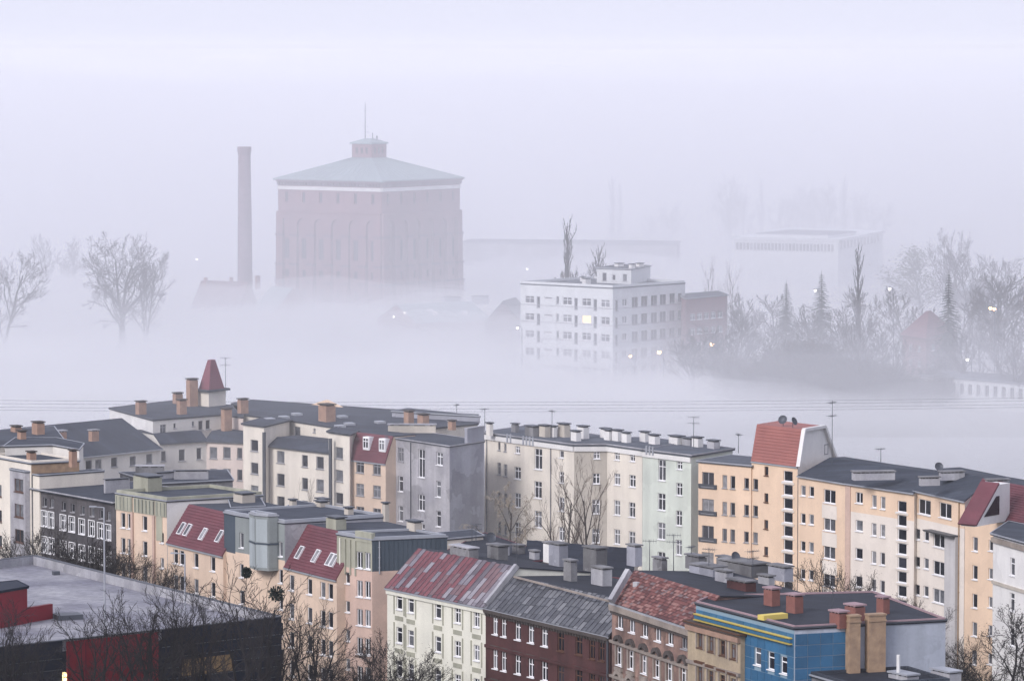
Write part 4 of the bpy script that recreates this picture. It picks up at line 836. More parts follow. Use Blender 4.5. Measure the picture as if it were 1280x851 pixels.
# ------------------------------------------------------------------ water tower in the mist
def V2(x, y, z=0.): return Vector((x, y, z))
D0 = 1000.; kx = (477 - CX) / F
N0 = V2(kx * D0, D0); aL = N0 + V2(-27, 19.2); aR = N0 + V2(19.2, 27); aB = aL + (aR - N0)
TW = thing('water_tower', 'massive square brick water tower with arched bays and a pale green roof', 'water tower', (N0 + aB) / 2)
for (A, B) in ((aL, N0), (N0, aR), (aR, aB), (aB, aL)):
    w = Wall(A, B); vis = A in (aL, N0); n = 6; pitch = w.L / n; opening = pitch * .62; wins = []
    if vis:
        for i in range(n):
            u = (i + .5) * pitch
            wins += [(u, 32.2, 1.0, 2.6, 'p', 'tower_dark', 'glass_dark'), (u, 19.2, 1.6, 5.2, 'v', 'tower_dark', 'glass_dark'), (u, 12.9, 1.3, 1.9, 'p', 'tower_dark', 'glass_dark'), (u, 7.9, 1.3, 1.9, 'p', 'tower_dark', 'glass_dark'), (u, 3.2, 1.4, 2.4, 'p', 'tower_dark', 'glass_dark')]
    wall(TW, A, B, 0, 36.5, 'tower_brick', wins=wins, sill=False, inset=.35)
    if not vis: continue
    for i in range(n + 1):                                 # stepped piers
        u = min(max(i * pitch, .9), w.L - .9); hw = (pitch - opening) / 2; m = MB()
        for z0, z1, o in ((0, 10.6, 1.15), (10.6, 15.1, .95), (15.1, 22.5, .8), (22.5, 28.2, .7)):
            lo = [w.at(u - hw, z0, .002), w.at(u + hw, z0, .002), w.at(u + hw, z0, o), w.at(u - hw, z0, o)]
            m.hexa(lo[::-1], [p + V2(0, 0, z1 - z0) for p in lo][::-1])
        m.build('pier', 'tower_brick', TW)
        for z0, o in ((10.5, 1.45), (15.0, 1.25), (22.4, 1.1), (5.1, 1.4)):
            lo = [w.at(u - hw - .12, z0, .004), w.at(u + hw + .12, z0, .004), w.at(u + hw + .12, z0, o), w.at(u - hw - .12, z0, o)]; m = MB()
            m.hexa(lo[::-1], [p + V2(0, 0, .5) for p in lo][::-1]); m.build('pier_cap', 'tower_dark', TW)
    for i in range(n):                                     # round arches between the piers
        u = (i + .5) * pitch; r = opening / 2; m = MB(); k = 10; zc = 25.2
        for j in range(k):
            a0 = math.pi * (1 - j / k); a1 = math.pi * (1 - (j + 1) / k)
            q = [(u + r * math.cos(a0), zc + r * math.sin(a0)), (u + r * math.cos(a1), zc + r * math.sin(a1)), (u + r * math.cos(a1), 28.2), (u + r * math.cos(a0), 28.2)]
            m.hexa([w.at(x, y, .003) for x, y in q], [w.at(x, y, .66) for x, y in q])
        m.build('arch', 'tower_brick', TW)
    for z0, h, o, mt_ in ((28.2, .4, .75, 'tower_brick'), (34.1, .9, .3, 'white_plaster'), (36.1, .5, .9, 'tower_dark')): band(TW, w, 0, w.L, z0, h, o, mt_, 'string_course')
    for i in range(34): u = (i + .5) * w.L / 34; band(TW, w, u - .2, u + .2, 35.25, .8, .75, 'tower_dark', 'corbel')
cT = (N0 + aB) / 2; base = [N0, aR, aB, aL]
lo = [cT + (p - cT) * 1.055 + V2(0, 0, 36.9) for p in base]; hi = [cT + (p - cT) * .17 + V2(0, 0, 42.2) for p in base]
m = MB(); m.hexa([p - V2(0, 0, .45) for p in lo], lo); m.build('eaves', 'tower_roof', TW)
m = MB(); m.hexa([p + V2(0, 0, .004) for p in lo], hi); rf = m.build('roof', 'tower_roof', TW)
for side in range(4):                                       # standing seams on the roof
    m = MB()
    for j in range(1, 16):
        f = j / 16; a = lo[side].lerp(lo[(side + 1) % 4], f); b = hi[side].lerp(hi[(side + 1) % 4], f); m.bar(a + V2(0, 0, .05), b + V2(0, 0, .05), .08, .12)
    o = m.build('seam', 'tower_roof', TW); o.parent = rf
cup = [cT + (p - cT) * .19 for p in base]
for i in range(4): wall(TW, cup[i - 1] if False else cup[(i + 3) % 4], cup[i], 41.6, 45.6, 'tower_brick', wins=[(Wall(cup[(i + 3) % 4], cup[i]).L * f, 43.9, .9, 1.6, 'p', 'tower_dark', 'glass_dark') for f in (.25, .5, .75)], sill=False, name='lantern_wall')
m = MB(); m.hexa([cT + (p - cT) * .215 + V2(0, 0, 45.55) for p in base], [cT + (p - cT) * .215 + V2(0, 0, 45.9) for p in base]); m.hexa([cT + (p - cT) * .21 + V2(0, 0, 45.905) for p in base], [cT + (p - cT) * .06 + V2(0, 0, 46.9) for p in base]); m.build('lantern_roof', 'tower_roof', TW)
m = MB(); m.tube([cT + V2(-1, 0, 46.5), cT + V2(-1, 0, 56)], [.14, .07], 6)
for z, l in ((48.5, 1.2), (50, .9), (54, .5)): m.bar(cT + V2(-1 - l, 0, z), cT + V2(-1 + l, 0, z), .06, .06)
m.tube([cT + V2(.9, 0, 46.5), cT + V2(.9, 0, 48.3)], [.12, .12], 6); m.tube([cT + V2(2, 0, 46), cT + V2(2, 0, 47.6)], [.2, .2], 6); m.build('mast', 'metal_dark', TW)
# ---- factory chimney
c = PD(306.5, 400, 1015); c = V2(c.x, c.y); CH = thing('factory_chimney', 'tall tapering brick factory chimney beside the water tower', 'chimney', c)
m = MB(); n = 14; zs = [i * 44.5 / n for i in range(n + 1)]; m.tube([c + V2(0, 0, z) for z in zs], [2.05 - .5 * z / 44.5 for z in zs], 16); m.build('shaft', 'chimney_brick', CH)
for i in range(1, 22): z = i * 2.05; m = MB(); r = 2.09 - .5 * z / 44.5; m.tube([c + V2(0, 0, z), c + V2(0, 0, z + .16)], [r, r], 16); m.build('iron_band', 'tower_dark', CH)
m = MB(); m.tube([c + V2(0, 0, 43.2), c + V2(0, 0, 43.8), c + V2(0, 0, 45)], [1.62, 1.78, 1.78], 16); m.build('crown_ring', 'chimney_brick', CH)
# ---- white apartment block in the fog
nC = P(766, 361, 20.7); nC = V2(nC.x, nC.y); wl = nC + V2(-18.9, 15.5); wr_ = nC + V2(15.6, 17.5)
WB = thing('apartment_block', 'white flat-roofed apartment block rising out of the fog with warm lit windows', 'building', V2(nC.x, nC.y))
LW = [(662, 374.3, 11, 9, 5, 'x'), (673, 377.5, 4, 14, 5, 'p', DK, 'glass_dark'), (685.4, 372.6, 10, 2.6, 5, 'p', 'frame_white', 'glass_curtain'), (697, 375, 3, 9, 5, 'p', DK), (709, 376.3, 11, 9.5, 5, 'x'), (720, 379.6, 4, 14, 5, 'p', DK, 'glass_dark'), (733, 377.6, 11, 9.5, 1, 'x'), (733, 399, 11, 9.5, 1, 'x', 'frame_white', 'lit_pane'), (733, 420.5, 11, 9.5, 3, 'x'), (744, 381, 4, 14, 5, 'p', DK, 'glass_dark'), (756.5, 379.4, 11, 9.5, 5, 'x')]
RW = [(771, 382, 3.5, 13, 5, 'p', DK, 'glass_dark'), (781, 378, 6, 9, 5, 'v'), (793.8, 377.8, 8, 13, 5, 'v', DK), (805.7, 376.5, 8, 13, 5, 'v', DK), (817.8, 375.5, 8, 13, 5, 'v', DK), (829, 374.3, 8, 13, 5, 'v', DK), (840.5, 373, 7, 13, 5, 'v', DK), (850, 372, 5, 11, 5, 'p', DK)]
W, q = polyblock(WB, [wl, nC, wr_, wl + (wr_ - nC)], 20.7, mt='white_block', roof='bitumen', over=.1, curb=.5, curbm='white_block', edge=None, walls={0: dict(cols=LW, dy=21.5), 1: dict(cols=RW, dy=21.5)})
for i in (0, 1):
    for k in range(6): band(WB, W[i], .05, W[i].L - .05, 18.0 - 3.48 * k - 1.5, .12, .05, 'concrete_pale', 'floor_band')
polyblock(WB, [(746, 335.8), (789, 337.5), (813, 333), (775, 331.3)], 23.9, zb=20.7, mt='white_block', roof='bitumen', over=.2, walls={0: dict(cols=[(755.5, 346, 5, 10, 1, 'p', DK), (767, 347, 4, 7, 1, 'p'), (781, 347, 5, 9, 1, 'p', DK)])})
for a in ((733, 356, 11, 7), (774, 334, 12, 4), (800, 334, 10, 4), (790, 336, 8, 5), (728, 352, 6, 5)): chimney(WB, *a, 20.9 if a[1] > 345 else 24.0, 'white_plaster', 'metal_dark', r=.8, ang=.7)
# ---- other houses in the fog
b = house('warehouse', 'red brick house with a flat roof next to the white apartment block', 885, 372, 18)
polyblock(b, [(857, 374.5), (909, 369.5), (897, 365), (848, 369)], 18, mt='tower_brick', roof='bitumen', over=.3, walls={0: dict(cols=[(866 + 8.6 * i, 396 - .75 * i, 6.5, 8, 3, 'x') for i in range(5)], dy=18)})
b = house('house', 'small red-roofed house with gable chimneys left of the factory chimney', 270, 370, 8)
block(b, (238, 387), (297, 389), 4.3, [(0, 4.3), (5.5, 11.2), (11, 4.3)], mt='brick_red', roofs=('red_tile',), kinds=('courses',), dy=15, cols=[(250 + 13 * i, 393.5, 4, 6, 1, 'x') for i in range(4)])
for x in (257, 289): chimney(b, x, 358, 5, 10, 10, 'brick_red', 'brick_red', r=.8, slots=2)
b = house('house', 'small teal-roofed house between the factory chimney and the water tower', 330, 370, 8)
block(b, (316, 388), (343, 390), 4.3, [(0, 4.3), (6, 10), (12, 4.3)], mt='brick_red', roofs=('tower_roof',), left=dict(top='brick_red'))
chimney(b, 322, 360, 7, 14, 9.4, 'brick_red', 'brick_red', r=.8, slots=2)
b = house('hall', 'low hall with a teal sheet roof and roof vents at the foot of the tower', 570, 390, 8)
w = block(b, (520, 404), (614, 400), 5.3, [(0, 5.3), (9, 9.2), (18, 5.3)], mt='tower_brick', roofs=('tower_roof',), dy=16, cols=[(532 + 14 * i, 411, 5, 7, 1, 'x') for i in range(6)])
for x, y in ((565, 380), (600, 379)): chimney(b, x, y, 22, 8, 8.6, 'metal_trim', 'metal_dark', r=.5, ang=.1)
for x, y in ((537, 391), (544, 394), (581, 393)): m = MB(); m.box(P(x, y, 7.2), 1.2, 1.2, .9, .2); m.build('skylight', 'frame_white', b)
b = house('house', 'dark gabled house between the teal-roofed hall and the white block', 628, 395, 8)
gA, gB = P(606, 403, 6.6), P(651, 404, 6.6); gm_ = (gA + gB) / 2; w = Wall(gA, gB); polyblock(b, [gA, gB, gB + V2(3, 14), gA + V2(3, 14)], 6.55, mt='tower_dark', roof='bitumen', over=.02)
m = MB(); r0 = V2(gm_.x, gm_.y, 11.6); A3, B3 = V2(gA.x, gA.y, 6.8), V2(gB.x, gB.y, 6.8); m.hexa([A3, B3, r0], [A3 + V2(3, 14), B3 + V2(3, 14), r0 + V2(3, 14)]); m.build('gable', 'tower_dark', b)
for a, c2, s_ in ((A3, r0, -1), (r0, B3, 1)):
    m = MB(); slab(m, a + V2(-.05, -.6, .12), c2 + V2(.05, -.6, .12), c2 + V2(3.05, 14, .12), a + V2(2.95, 14, .12), .2); m.build('roof', 'bitumen', b)
b = house('sports_hall', 'long white flat-roofed hall with a glazed band half sunk in fog', 1010, 300, 15.5)
W, q = polyblock(b, [(918, 299), (1048, 301.8), (1103.5, 291), (985, 287)], 15.5, mt='white_block', roof='white_block', over=.5, th=.6, edge='metal_trim', walls={0: dict(cols=[(921.5 + 4.4 * i, 307.5 + .09 * i, 3.6, 9, 1, 'p', DK, 'glass') for i in range(28)]), 1: dict(cols=[(1052 + 4.2 * i, 306.5 - .82 * i, 3.2, 9, 1, 'p', DK, 'glass') for i in range(12)])})
polyblock(b, [(945, 292.5), (1035, 294.5), (1070, 290), (990, 288)], 16.9, zb=16.1, mt='white_block', roof='bitumen_pale', over=.1)
b = house('shed', 'very long low shed dissolving in fog behind the white apartment block', 715, 306, 12)
polyblock(b, [(575, 304), (846, 307), (850, 302), (590, 299.5)], 12, mt='concrete_pale', roof='bitumen', over=.3)
b = house('house', 'red pyramid-roofed house among the misty trees', 1160, 420, 10)
hq = [P(1128, 419, 10.3), P(1158, 424, 10.3), P(1192, 416, 10.3), P(1164, 413, 10.3)]; W, q = polyblock(b, hq, 10.2, mt='tower_brick', roof='red_tile', over=.3, walls={0: dict(cols=[(1138, 434, 4, 8, 2, 'x'), (1149, 436, 4, 8, 2, 'x')], dy=18), 1: dict(cols=[(1167, 434, 5, 8, 2, 'x'), (1180, 431, 5, 8, 2, 'x')], dy=18)})
cq = sum((V2(p.x, p.y) for p in hq), Vector()) / 4; m = MB(); m.hexa([cq + (V2(p.x, p.y) - cq) * 1.12 + V2(0, 0, 10.45) for p in hq], [cq + (V2(p.x, p.y) - cq) * .1 + V2(0, 0, 15.2) for p in hq]); m.build('roof_pyramid', 'red_tile', b)
b = house('pavilion', 'long low white building with a grey roof by the water', 1215, 475, 5.5)
W, q = polyblock(b, [(1152, 470), (1290, 481), (1300, 472), (1175, 464)], 5.5, mt='white_block', roof='bitumen_pale', over=.4, walls={0: dict(cols=[(1160 + 10.5 * i, 482 + .9 * i, 5, 13, 1, 'x', DK) for i in range(12)])})
b = house('shed', 'small shed with a white roof among the misty trees', 1215, 362, 8)
polyblock(b, [(1190, 364), (1236, 365), (1240, 358), (1200, 357)], 9, mt='concrete', roof='white_block', over=.3)
b = house('warehouse', 'faint flat-roofed building at the far edge of the fog', 1265, 240, 16)
polyblock(b, [(1228, 240), (1320, 241), (1310, 237), (1235, 237)], 12, mt='concrete', roof='bitumen', over=.4)
for x, y0, d in ((36, 205, 2300), (62, 215, 2300), (99, 207, 2300), (962, 131, 1700), (112, 120, 2100)):
    p = PD(x, 300, d); hh = HC - (y0 - YH) / (F / d); t = thing('distant_mast', 'faint thin mast standing far off in the fog', 'mast', V2(p.x, p.y), 'far masts in the fog')
    m = MB(); m.tube([V2(p.x, p.y, 0), V2(p.x, p.y, hh)], [1.1 if d > 2200 else .25, .6 if d > 2200 else .15], 8); m.build('shaft', 'concrete', t); m = MB(); m.bar(V2(p.x - .9, p.y, hh * .93), V2(p.x + .9, p.y, hh * .93), .3, .3); m.build('platform', 'concrete', t)
p = PD(212, 300, 2000); t = thing('church_tower', 'faint narrow church tower with a pointed roof in the far fog', 'church', V2(p.x, p.y)); m = MB(); m.box(V2(p.x, p.y), 5, 5, 26, .3); m.build('shaft', 'concrete', t); m = MB(); m.tube([V2(p.x, p.y, 26), V2(p.x, p.y, 35)], [3.3, .15], 4); m.build('spire', 'tower_roof', t)
# ------------------------------------------------------------------ trees
def gen_tree(seed, H, spread=.5, levels=4, kids=(9, 6, 5, 4), r0=None, trop=.12, clear=.22, ratio=.58, kind='bare', droop=0, twr=.018, ang=(.45, .95), stems=1, fork=0., wob0=.12):
    rd = random.Random(seed); T, C = MB(), MB(); r0 = r0 or H * .017; tips = []
    def grow(p, d, L, r, lv):
        n = 5 if lv == 0 else (4 if lv < 3 else 3); pts = [p]; rad = [r]; q = p.copy(); dd = d.copy()
        for i in range(n):
            wob = wob0 if lv == 0 else .22
            dd = (dd + Vector((rd.gauss(0, wob), rd.gauss(0, wob), rd.gauss(0, wob * .6) + (trop if lv < 3 or not droop else -droop)))).normalized()
            q = q + dd * (L / n); pts.append(q); rad.append(max(twr * .6, r * (1 - .72 * (i + 1) / n)))
        (T if lv < 2 else C).tube(pts, rad, 6 if lv < 1 else (4 if lv < 2 else 3))
        if lv >= levels - 1: tips.append(pts[-1]); return
        k = kids[lv]
        for j in range(k):
            f = (clear if lv == 0 else .18) + (1 - (clear if lv == 0 else .18)) * (j + rd.random()) / k; f = min(f, .99)
            i = min(int(f * n), n - 1); b = pts[i].lerp(pts[i + 1], f * n - i); ax = (pts[i + 1] - pts[i]).normalized()
            az = rd.random() * 6.283 if lv else j * 2.4 + rd.random(); o = ax.orthogonal().normalized(); o = (o * math.cos(az) + ax.cross(o) * math.sin(az))
            a = rd.uniform(*ang) * (1 + .25 * (lv == 0)); a *= spread * 2
            nd = (ax * math.cos(a) + o * math.sin(a)).normalized(); rr = max(twr, r * (1 - .72 * f) * .62)
            ll = L * ratio * (1.15 - .5 * f if lv == 0 else 1 - .35 * f) * rd.uniform(.75, 1.2); grow(b, nd, ll, rr, lv + 1)
    if fork: T.tube([Vector((0, 0, -.2)), Vector((0, 0, .6)), Vector((0, 0, fork + .3))], [r0 * 2.1, r0 * 1.6, r0 * 1.15], 8)
    for s_ in range(stems):
        sg = wob0 * .8 + (.13 if stems > 1 else 0); lean = Vector((rd.gauss(0, sg), rd.gauss(0, sg), 1)).normalized()
        if fork: az = s_ * 6.283 / stems + rd.random(); lean = Vector((math.cos(az) * .26, math.sin(az) * .26, 1)).normalized()
        grow(Vector((rd.gauss(0, .3) * (stems > 1 and not fork), rd.gauss(0, .3) * (stems > 1 and not fork), fork)), lean, (H - fork) * rd.uniform(.66, .8), r0, 0)
    k = H / max(v[2] for v in C.v)
    for m_ in (T, C): m_.v = [(x * k, y * k, z * k) for x, y, z in m_.v]
    return T, C, [t_ * k for t_ in tips]
def leaf_cloud(tips, n, size, seed=1, jit=.35):
    rd = random.Random(seed); m = MB()
    for t_ in tips:
        for _ in range(n):
            c = t_ + Vector((rd.gauss(0, jit), rd.gauss(0, jit), rd.gauss(0, jit))); a = Vector((rd.gauss(0, 1), rd.gauss(0, 1), rd.gauss(0, 1))).normalized() * size; b = a.orthogonal().normalized() * size * .6
            m.poly([c - a, c + b, c + a, c - b])
    return m
def proto(name, T, C, tm, cm, extra=None):
    return [('trunk', T.mesh(name + '_trunk', tm)), ('crown', C.mesh(name + '_crown', cm))] + ([extra] if extra else [])
TP = {}; TIPS = {}
for i in range(5):
    T, C, tips = gen_tree(20 + i, 20, spread=.42, levels=4, kids=(8, 6, 5), trop=.10, clear=.3, ratio=.5, twr=.024, ang=(.4, .95), r0=.2, stems=4, fork=4.5); TP['street%d' % i] = proto('street', T, C, 'bark', 'twig'); TIPS[i] = tips
for i in range(2):
    T, C, tips = gen_tree(31 + i, 20, spread=.5, levels=5, kids=(10, 6, 5, 4), trop=.09, clear=.2, ratio=.58, twr=.03, ang=(.5, 1.0), stems=2); TP['oak%d' % i] = proto('oak', T, C, 'bark', 'twig')
T, C, tips = gen_tree(41, 14, spread=.45, levels=5, kids=(10, 7, 6, 4), trop=.12, clear=.2, ratio=.56, twr=.022, stems=2); TP['bud'] = proto('bud', T, C, 'bark', 'twig', ('buds', leaf_cloud(tips[::2], 2, .06, 2).mesh('buds', 'bud')))
T, C, tips = gen_tree(42, 20, spread=.33, levels=5, kids=(10, 5, 4, 3), trop=.16, clear=.2, ratio=.52, twr=.018, ang=(.4, .9), wob0=.06); TP['yard0'] = proto('yard', T, C, 'bark_grey', 'twig_warm')
T, C, tips = gen_tree(43, 20, spread=.36, levels=5, kids=(10, 5, 4, 3), trop=.15, clear=.2, ratio=.52, twr=.018, ang=(.4, .9), wob0=.06); TP['yard1'] = proto('yard', T, C, 'bark_grey', 'twig_warm')
T, C, tips = gen_tree(48, 16, spread=.30, levels=5, kids=(13, 6, 7, 3), trop=.12, clear=.25, ratio=.42, droop=.75, twr=.022, wob0=.04); TP['birch'] = proto('birch', T, C, 'bark_grey', 'twig_pale', ('catkins', leaf_cloud(tips[::2], 2, .06, 4, .12).mesh('catkins', 'twig_pale')))
T, C, tips = gen_tree(45, 24, spread=.17, levels=4, kids=(64, 8, 4), trop=.22, clear=.05, ratio=.25, twr=.05, ang=(.5, .9), wob0=.03); TP['poplar'] = proto('poplar', T, C, 'bark', 'twig')
T, C, tips = gen_tree(46, 8, spread=.55, levels=4, kids=(9, 7, 6), trop=.1, clear=.05, ratio=.6, twr=.03, stems=4); TP['shrub'] = proto('shrub', T, C, 'bark', 'twig', ('buds', leaf_cloud(tips[::2], 2, .12, 3).mesh('buds', 'bud')))
T, C, tips = gen_tree(47, 12, spread=.5, levels=4, kids=(11, 7, 6), trop=.06, clear=.2, ratio=.55, twr=.03); TP['leafy'] = proto('leafy', T, C, 'bark', 'twig', ('leaves', leaf_cloud(tips, 5, .17, 5, .55).mesh('leaves', 'leaf')))
for i in range(3):
    T, C, tips = gen_tree(50 + i, 16, spread=.45, levels=4, kids=(12, 8, 6), trop=.12, clear=.2, ratio=.52, twr=.045); TP['mist%d' % i] = proto('mist', T, C, 'bark', 'twig')
T = MB(); T.tube([V2(0, 0, 0), V2(0, 0, 20)], [.25, .03], 6); C = MB(); rd = random.Random(9)
for k in range(46):                                        # spruce: whorls of drooping fronds with needle blades
    z = 1.2 + 18.4 * k / 46; R = (20 - z) * .22 + .2
    for j in range(9):
        a = rd.random() * 6.283; L = R * rd.uniform(.75, 1.1); d = Vector((math.cos(a), math.sin(a), -.28)); b = V2(0, 0, z); e = b + d * L; sd_ = Vector((-math.sin(a), math.cos(a), 0))
        for s_ in range(4):
            f0 = s_ / 4; c_ = b.lerp(e, f0 + .12); wv = L * .36 * (1.1 - f0)
            C.poly([c_, c_ + d * L * .3 + sd_ * wv + V2(0, 0, -.12), c_ + d * L * .36, c_ + d * L * .3 - sd_ * wv + V2(0, 0, -.12)])
TP['spruce'] = proto('spruce', T, C, 'bark', 'needle')
PH = {'street': 20, 'oak': 20, 'bud': 14, 'yard': 20, 'birch': 16, 'poplar': 24, 'shrub': 8, 'leafy': 12, 'mist': 16, 'spruce': 20}
def tree(kind, px, ytop, d, label, group, name='bare_tree', wide=1., rz=None):
    """tree at distance d whose top shows at pixel (px, ytop), standing on the ground"""
    p = PD(px, ytop, d); H = p.z; b = PH[kind.rstrip('0123456789')]; k = H / b
    t = thing(name, label, 'tree' if 'shrub' not in name else 'shrub', V2(p.x, p.y), group)
    t.rotation_euler = (0, 0, random.random() * 6.28 if rz is None else rz); t.scale = (k * wide, k * wide, k)
    for n_, me in TP[kind]: child(n_, me, t)
    return t
LBS = ('tall bare street tree before the red rooftop box of the supermarket', 'tall bare street tree before the red wall panel of the supermarket', 'tall bare street tree before the lit window strip of the supermarket', 'tall bare street tree at the supermarket corner before the peach house')
for i, (x, y, d, w_) in enumerate(((4, 755, 368, .8), (40, 772, 366, .7), (122, 738, 372, .75), (176, 728, 372, .72), (212, 720, 372, .72), (248, 724, 374, .7), (314, 702, 370, .85), (348, 735, 374, .65), (384, 740, 372, .7))):
    LB = LBS[0 if x < 60 else 1 if x < 200 else 2 if x < 260 else 3]
    t = tree('street%d' % (i % 5), x, y, d, LB, 'bare trees along the supermarket front', wide=w_ * 1.3)
    if i == 6:                                             # mistletoe balls hanging on branch ends of this tree
        bpy.context.view_layer.update(); pts = [t.matrix_world @ v for v in TIPS[i % 5]]
        def pix(v): e = v - CAM; return (CX + F * e.x / e.dot(FW), CY - F * e.dot(UP) / e.dot(FW))
        for k, (mx, my, r) in enumerate(((313, 712, .5), (347, 742, .75))):
            c = min(pts, key=lambda v: (pix(v)[0] - mx) ** 2 + (pix(v)[1] - my) ** 2)
            rd = random.Random(k); m = MB(); q = thing('mistletoe', 'dark round mistletoe clump in a bare tree, %s one' % ('upper small' if k == 0 else 'lower large'), 'mistletoe', c)
            for j in range(260):
                v = Vector((rd.gauss(0, 1), rd.gauss(0, 1), rd.gauss(0, 1))).normalized(); e = c + v * r * rd.uniform(.6, 1); sd_ = v.orthogonal().normalized() * .08
                m.tube([c, c.lerp(e, .5) + sd_ * .5, e], [.02, .015, .012], 3); m.poly([e - sd_, e + v * .14, e + sd_, e - v * .08])
            m.build('clump', 'needle', q)
LB2 = 'rounded bare tree with swelling buds in front of the ivory tenement'
for x, y, d, w_ in ((452, 800, 386, .8), (492, 786, 384, .9), (425, 815, 380, .7)): tree('bud', x, y, d, LB2, 'budding trees on the street', 'budding_tree', w_ * 1.35)
tree('bud', 1256, 750, 400, 'large dark budding tree in front of the white tenement', None, 'budding_tree', 1.35)
tree('bud', 1222, 790, 398, 'smaller dark tree at the foot of the apricot block', None, 'budding_tree', .9)
t = tree('shrub', 1208, 822, 396, 'rust-brown shrub beside the blue tiled building', None, 'shrub')
tree('yard0', 705, 572, 470, 'tall slender bare tree in the courtyard before the cream facade, lighter trunk', None, wide=.72)
tree('yard1', 742, 566, 474, 'second bare courtyard tree before the grey-beige facade bend', None, wide=.72)
tree('birch', 630, 604, 474, 'pale weeping birch with hanging twigs before the cream facade', None, 'birch_tree', .95)
tree('yard0', 565, 662, 470, 'thin bare sapling at the foot of the blue-grey gable', None, wide=.5)
tree('yard1', 382, 596, 505, 'small bare tree against the cream courtyard block', None, wide=.6)
for x, y in ((1035, 690), (1062, 702), (1090, 712), (1128, 738)): tree('bud', x, y, 428, 'leaf-budding small tree in the yard before the apricot block', 'budding trees before the apricot block', 'budding_tree', .8)
for x, y, d in ((18, 662, 448), (8, 680, 446)): tree('bud', x, y, d, 'budding tree before the cream bay-window tenement', 'budding trees before the cream tenement', 'budding_tree', .7)
for x, y, d in ((60, 668, 447), (72, 650, 446), (88, 660, 445), (103, 664, 444), (118, 672, 442), (134, 682, 440), (152, 684, 440)): tree('bud', x, y, d, 'dark bare tree before the soot-blackened tenement', 'dark trees before the soot-blackened tenement', 'bare_tree', .9)
# misty trees
tree('oak0', 150, 287, 900, 'large spreading bare tree in the fog left of the factory chimney', None, wide=.92)
tree('oak1', 183, 300, 905, 'leaning bare tree joined to the large spreading one in the fog', None, wide=.6)
tree('oak1', 8, 300, 885, 'big bare tree at the picture edge in the fog', None, wide=.85)
for x, y in ((55, 291), (95, 295), (82, 312)): tree('mist%d' % (x % 3), x, y, 1120, 'faint bare tree behind the large spreading tree in the fog', 'faint trees behind the spreading tree')
tree('poplar', 709, 268, 862, 'tall pointed poplar behind the white apartment block', None, 'poplar_tree', .62)
tree('poplar', 749, 303, 868, 'shorter bushy poplar behind the white apartment block', None, 'poplar_tree', .8)
for x, y in ((695, 335), (728, 338), (760, 325)): tree('mist1', x, y, 875, 'bare crown peeping over the roof of the white apartment block', 'crowns behind the white block')
tree('poplar', 1074, 302, 840, 'tall bare poplar in the misty wood before the white hall', None, 'poplar_tree', .6)
for x, y, n_ in ((1027, 338, 'tallest'), (983, 350, 'smaller')): tree('spruce', x, y, 850, 'dark spruce in the misty wood, the %s of the two before the hall' % n_, None, 'spruce_tree')
tree('spruce', 1186, 337, 812, 'tall dark spruce beside the red pyramid-roofed house', None, 'spruce_tree', .8)
for x, y in ((889, 318), (913, 325)): tree('yard0', x, y, 905, 'thin tall bare tree at the end of the white hall', 'thin trees by the hall', wide=.5)
tree('oak0', 1189, 283, 985, 'bare tree rising above the pale green one in the mist', None, wide=.6)
tree('leafy', 1155, 309, 1010, 'pale green leafy tree in the mist right of the hall', None, 'leafy_tree', 1.3)
for x, y in ((1212, 307), (1235, 315), (1262, 318)): tree('mist%d' % (x % 3), x, y, 960, 'bare tree fading in the mist right of the pale green tree', 'trees right of the pale green tree')
rd = random.Random(4)
for k in range(46):
    x = 868 + k * 9.2 + rd.uniform(-5, 5); d = rd.choice((790, 812, 830, 850, 875)); y = 372 + (875 - d) * .45 + rd.uniform(-16, 22) - (22 if x > 1225 else 0)
    if 1120 < x < 1195 and d < 840: y += 48; d = 800
    tree('mist%d' % (k % 3), x, y, d, ('bare tree of the misty wood beside the red brick flat-roofed house' if x < 965 else 'bare tree of the misty wood round the two spruces' if x < 1050 else 'bare tree of the misty wood between the poplar and the red pyramid-roofed house' if x < 1125 else 'bare tree of the misty wood round the red pyramid-roofed house' if x < 1200 else 'bare tree of the misty wood round the orange double lamp'), 'trees of the misty wood', wide=rd.uniform(.9, 1.3))
for k in range(30):
    x = 905 + k * 9.5 + rd.uniform(-4, 4); y = 448 + rd.uniform(-14, 14) - (18 if 990 < x < 1050 else 0) + (12 if x > 1120 else 0); tree('shrub', x, y, rd.uniform(772, 790), 'bushy shrub on the bank below the misty wood', 'shrubs on the river bank', 'shrub', 1.2)
tree('oak0', 1270, 432, 770, 'bare willow leaning over the white pavilion', None, wide=.9)
for k, (x, y) in enumerate(((912, 216), (930, 232), (952, 218), (975, 240), (1003, 228), (1022, 232), (1033, 224), (1056, 216), (1075, 235), (1100, 246), (765, 216), (775, 224), (840, 250), (815, 262))):
    tree('oak%d' % (k % 2) if k not in (2, 7, 10, 11) else 'poplar', x, y, 1330 + 20 * (k % 3), 'ghostly bare tree in the far fog behind the white hall', 'ghostly trees behind the hall', wide=.7)
for k in range(34):
    x = [rd.uniform(5, 130), rd.uniform(1175, 1290), rd.uniform(640, 720)][k % 3 if k < 30 else 0]; tree('mist%d' % (k % 3), x, rd.uniform(243, 262), rd.uniform(1650, 1850), 'barely visible tree at the edge of sight in the fog', 'barely visible far trees', wide=1.3)
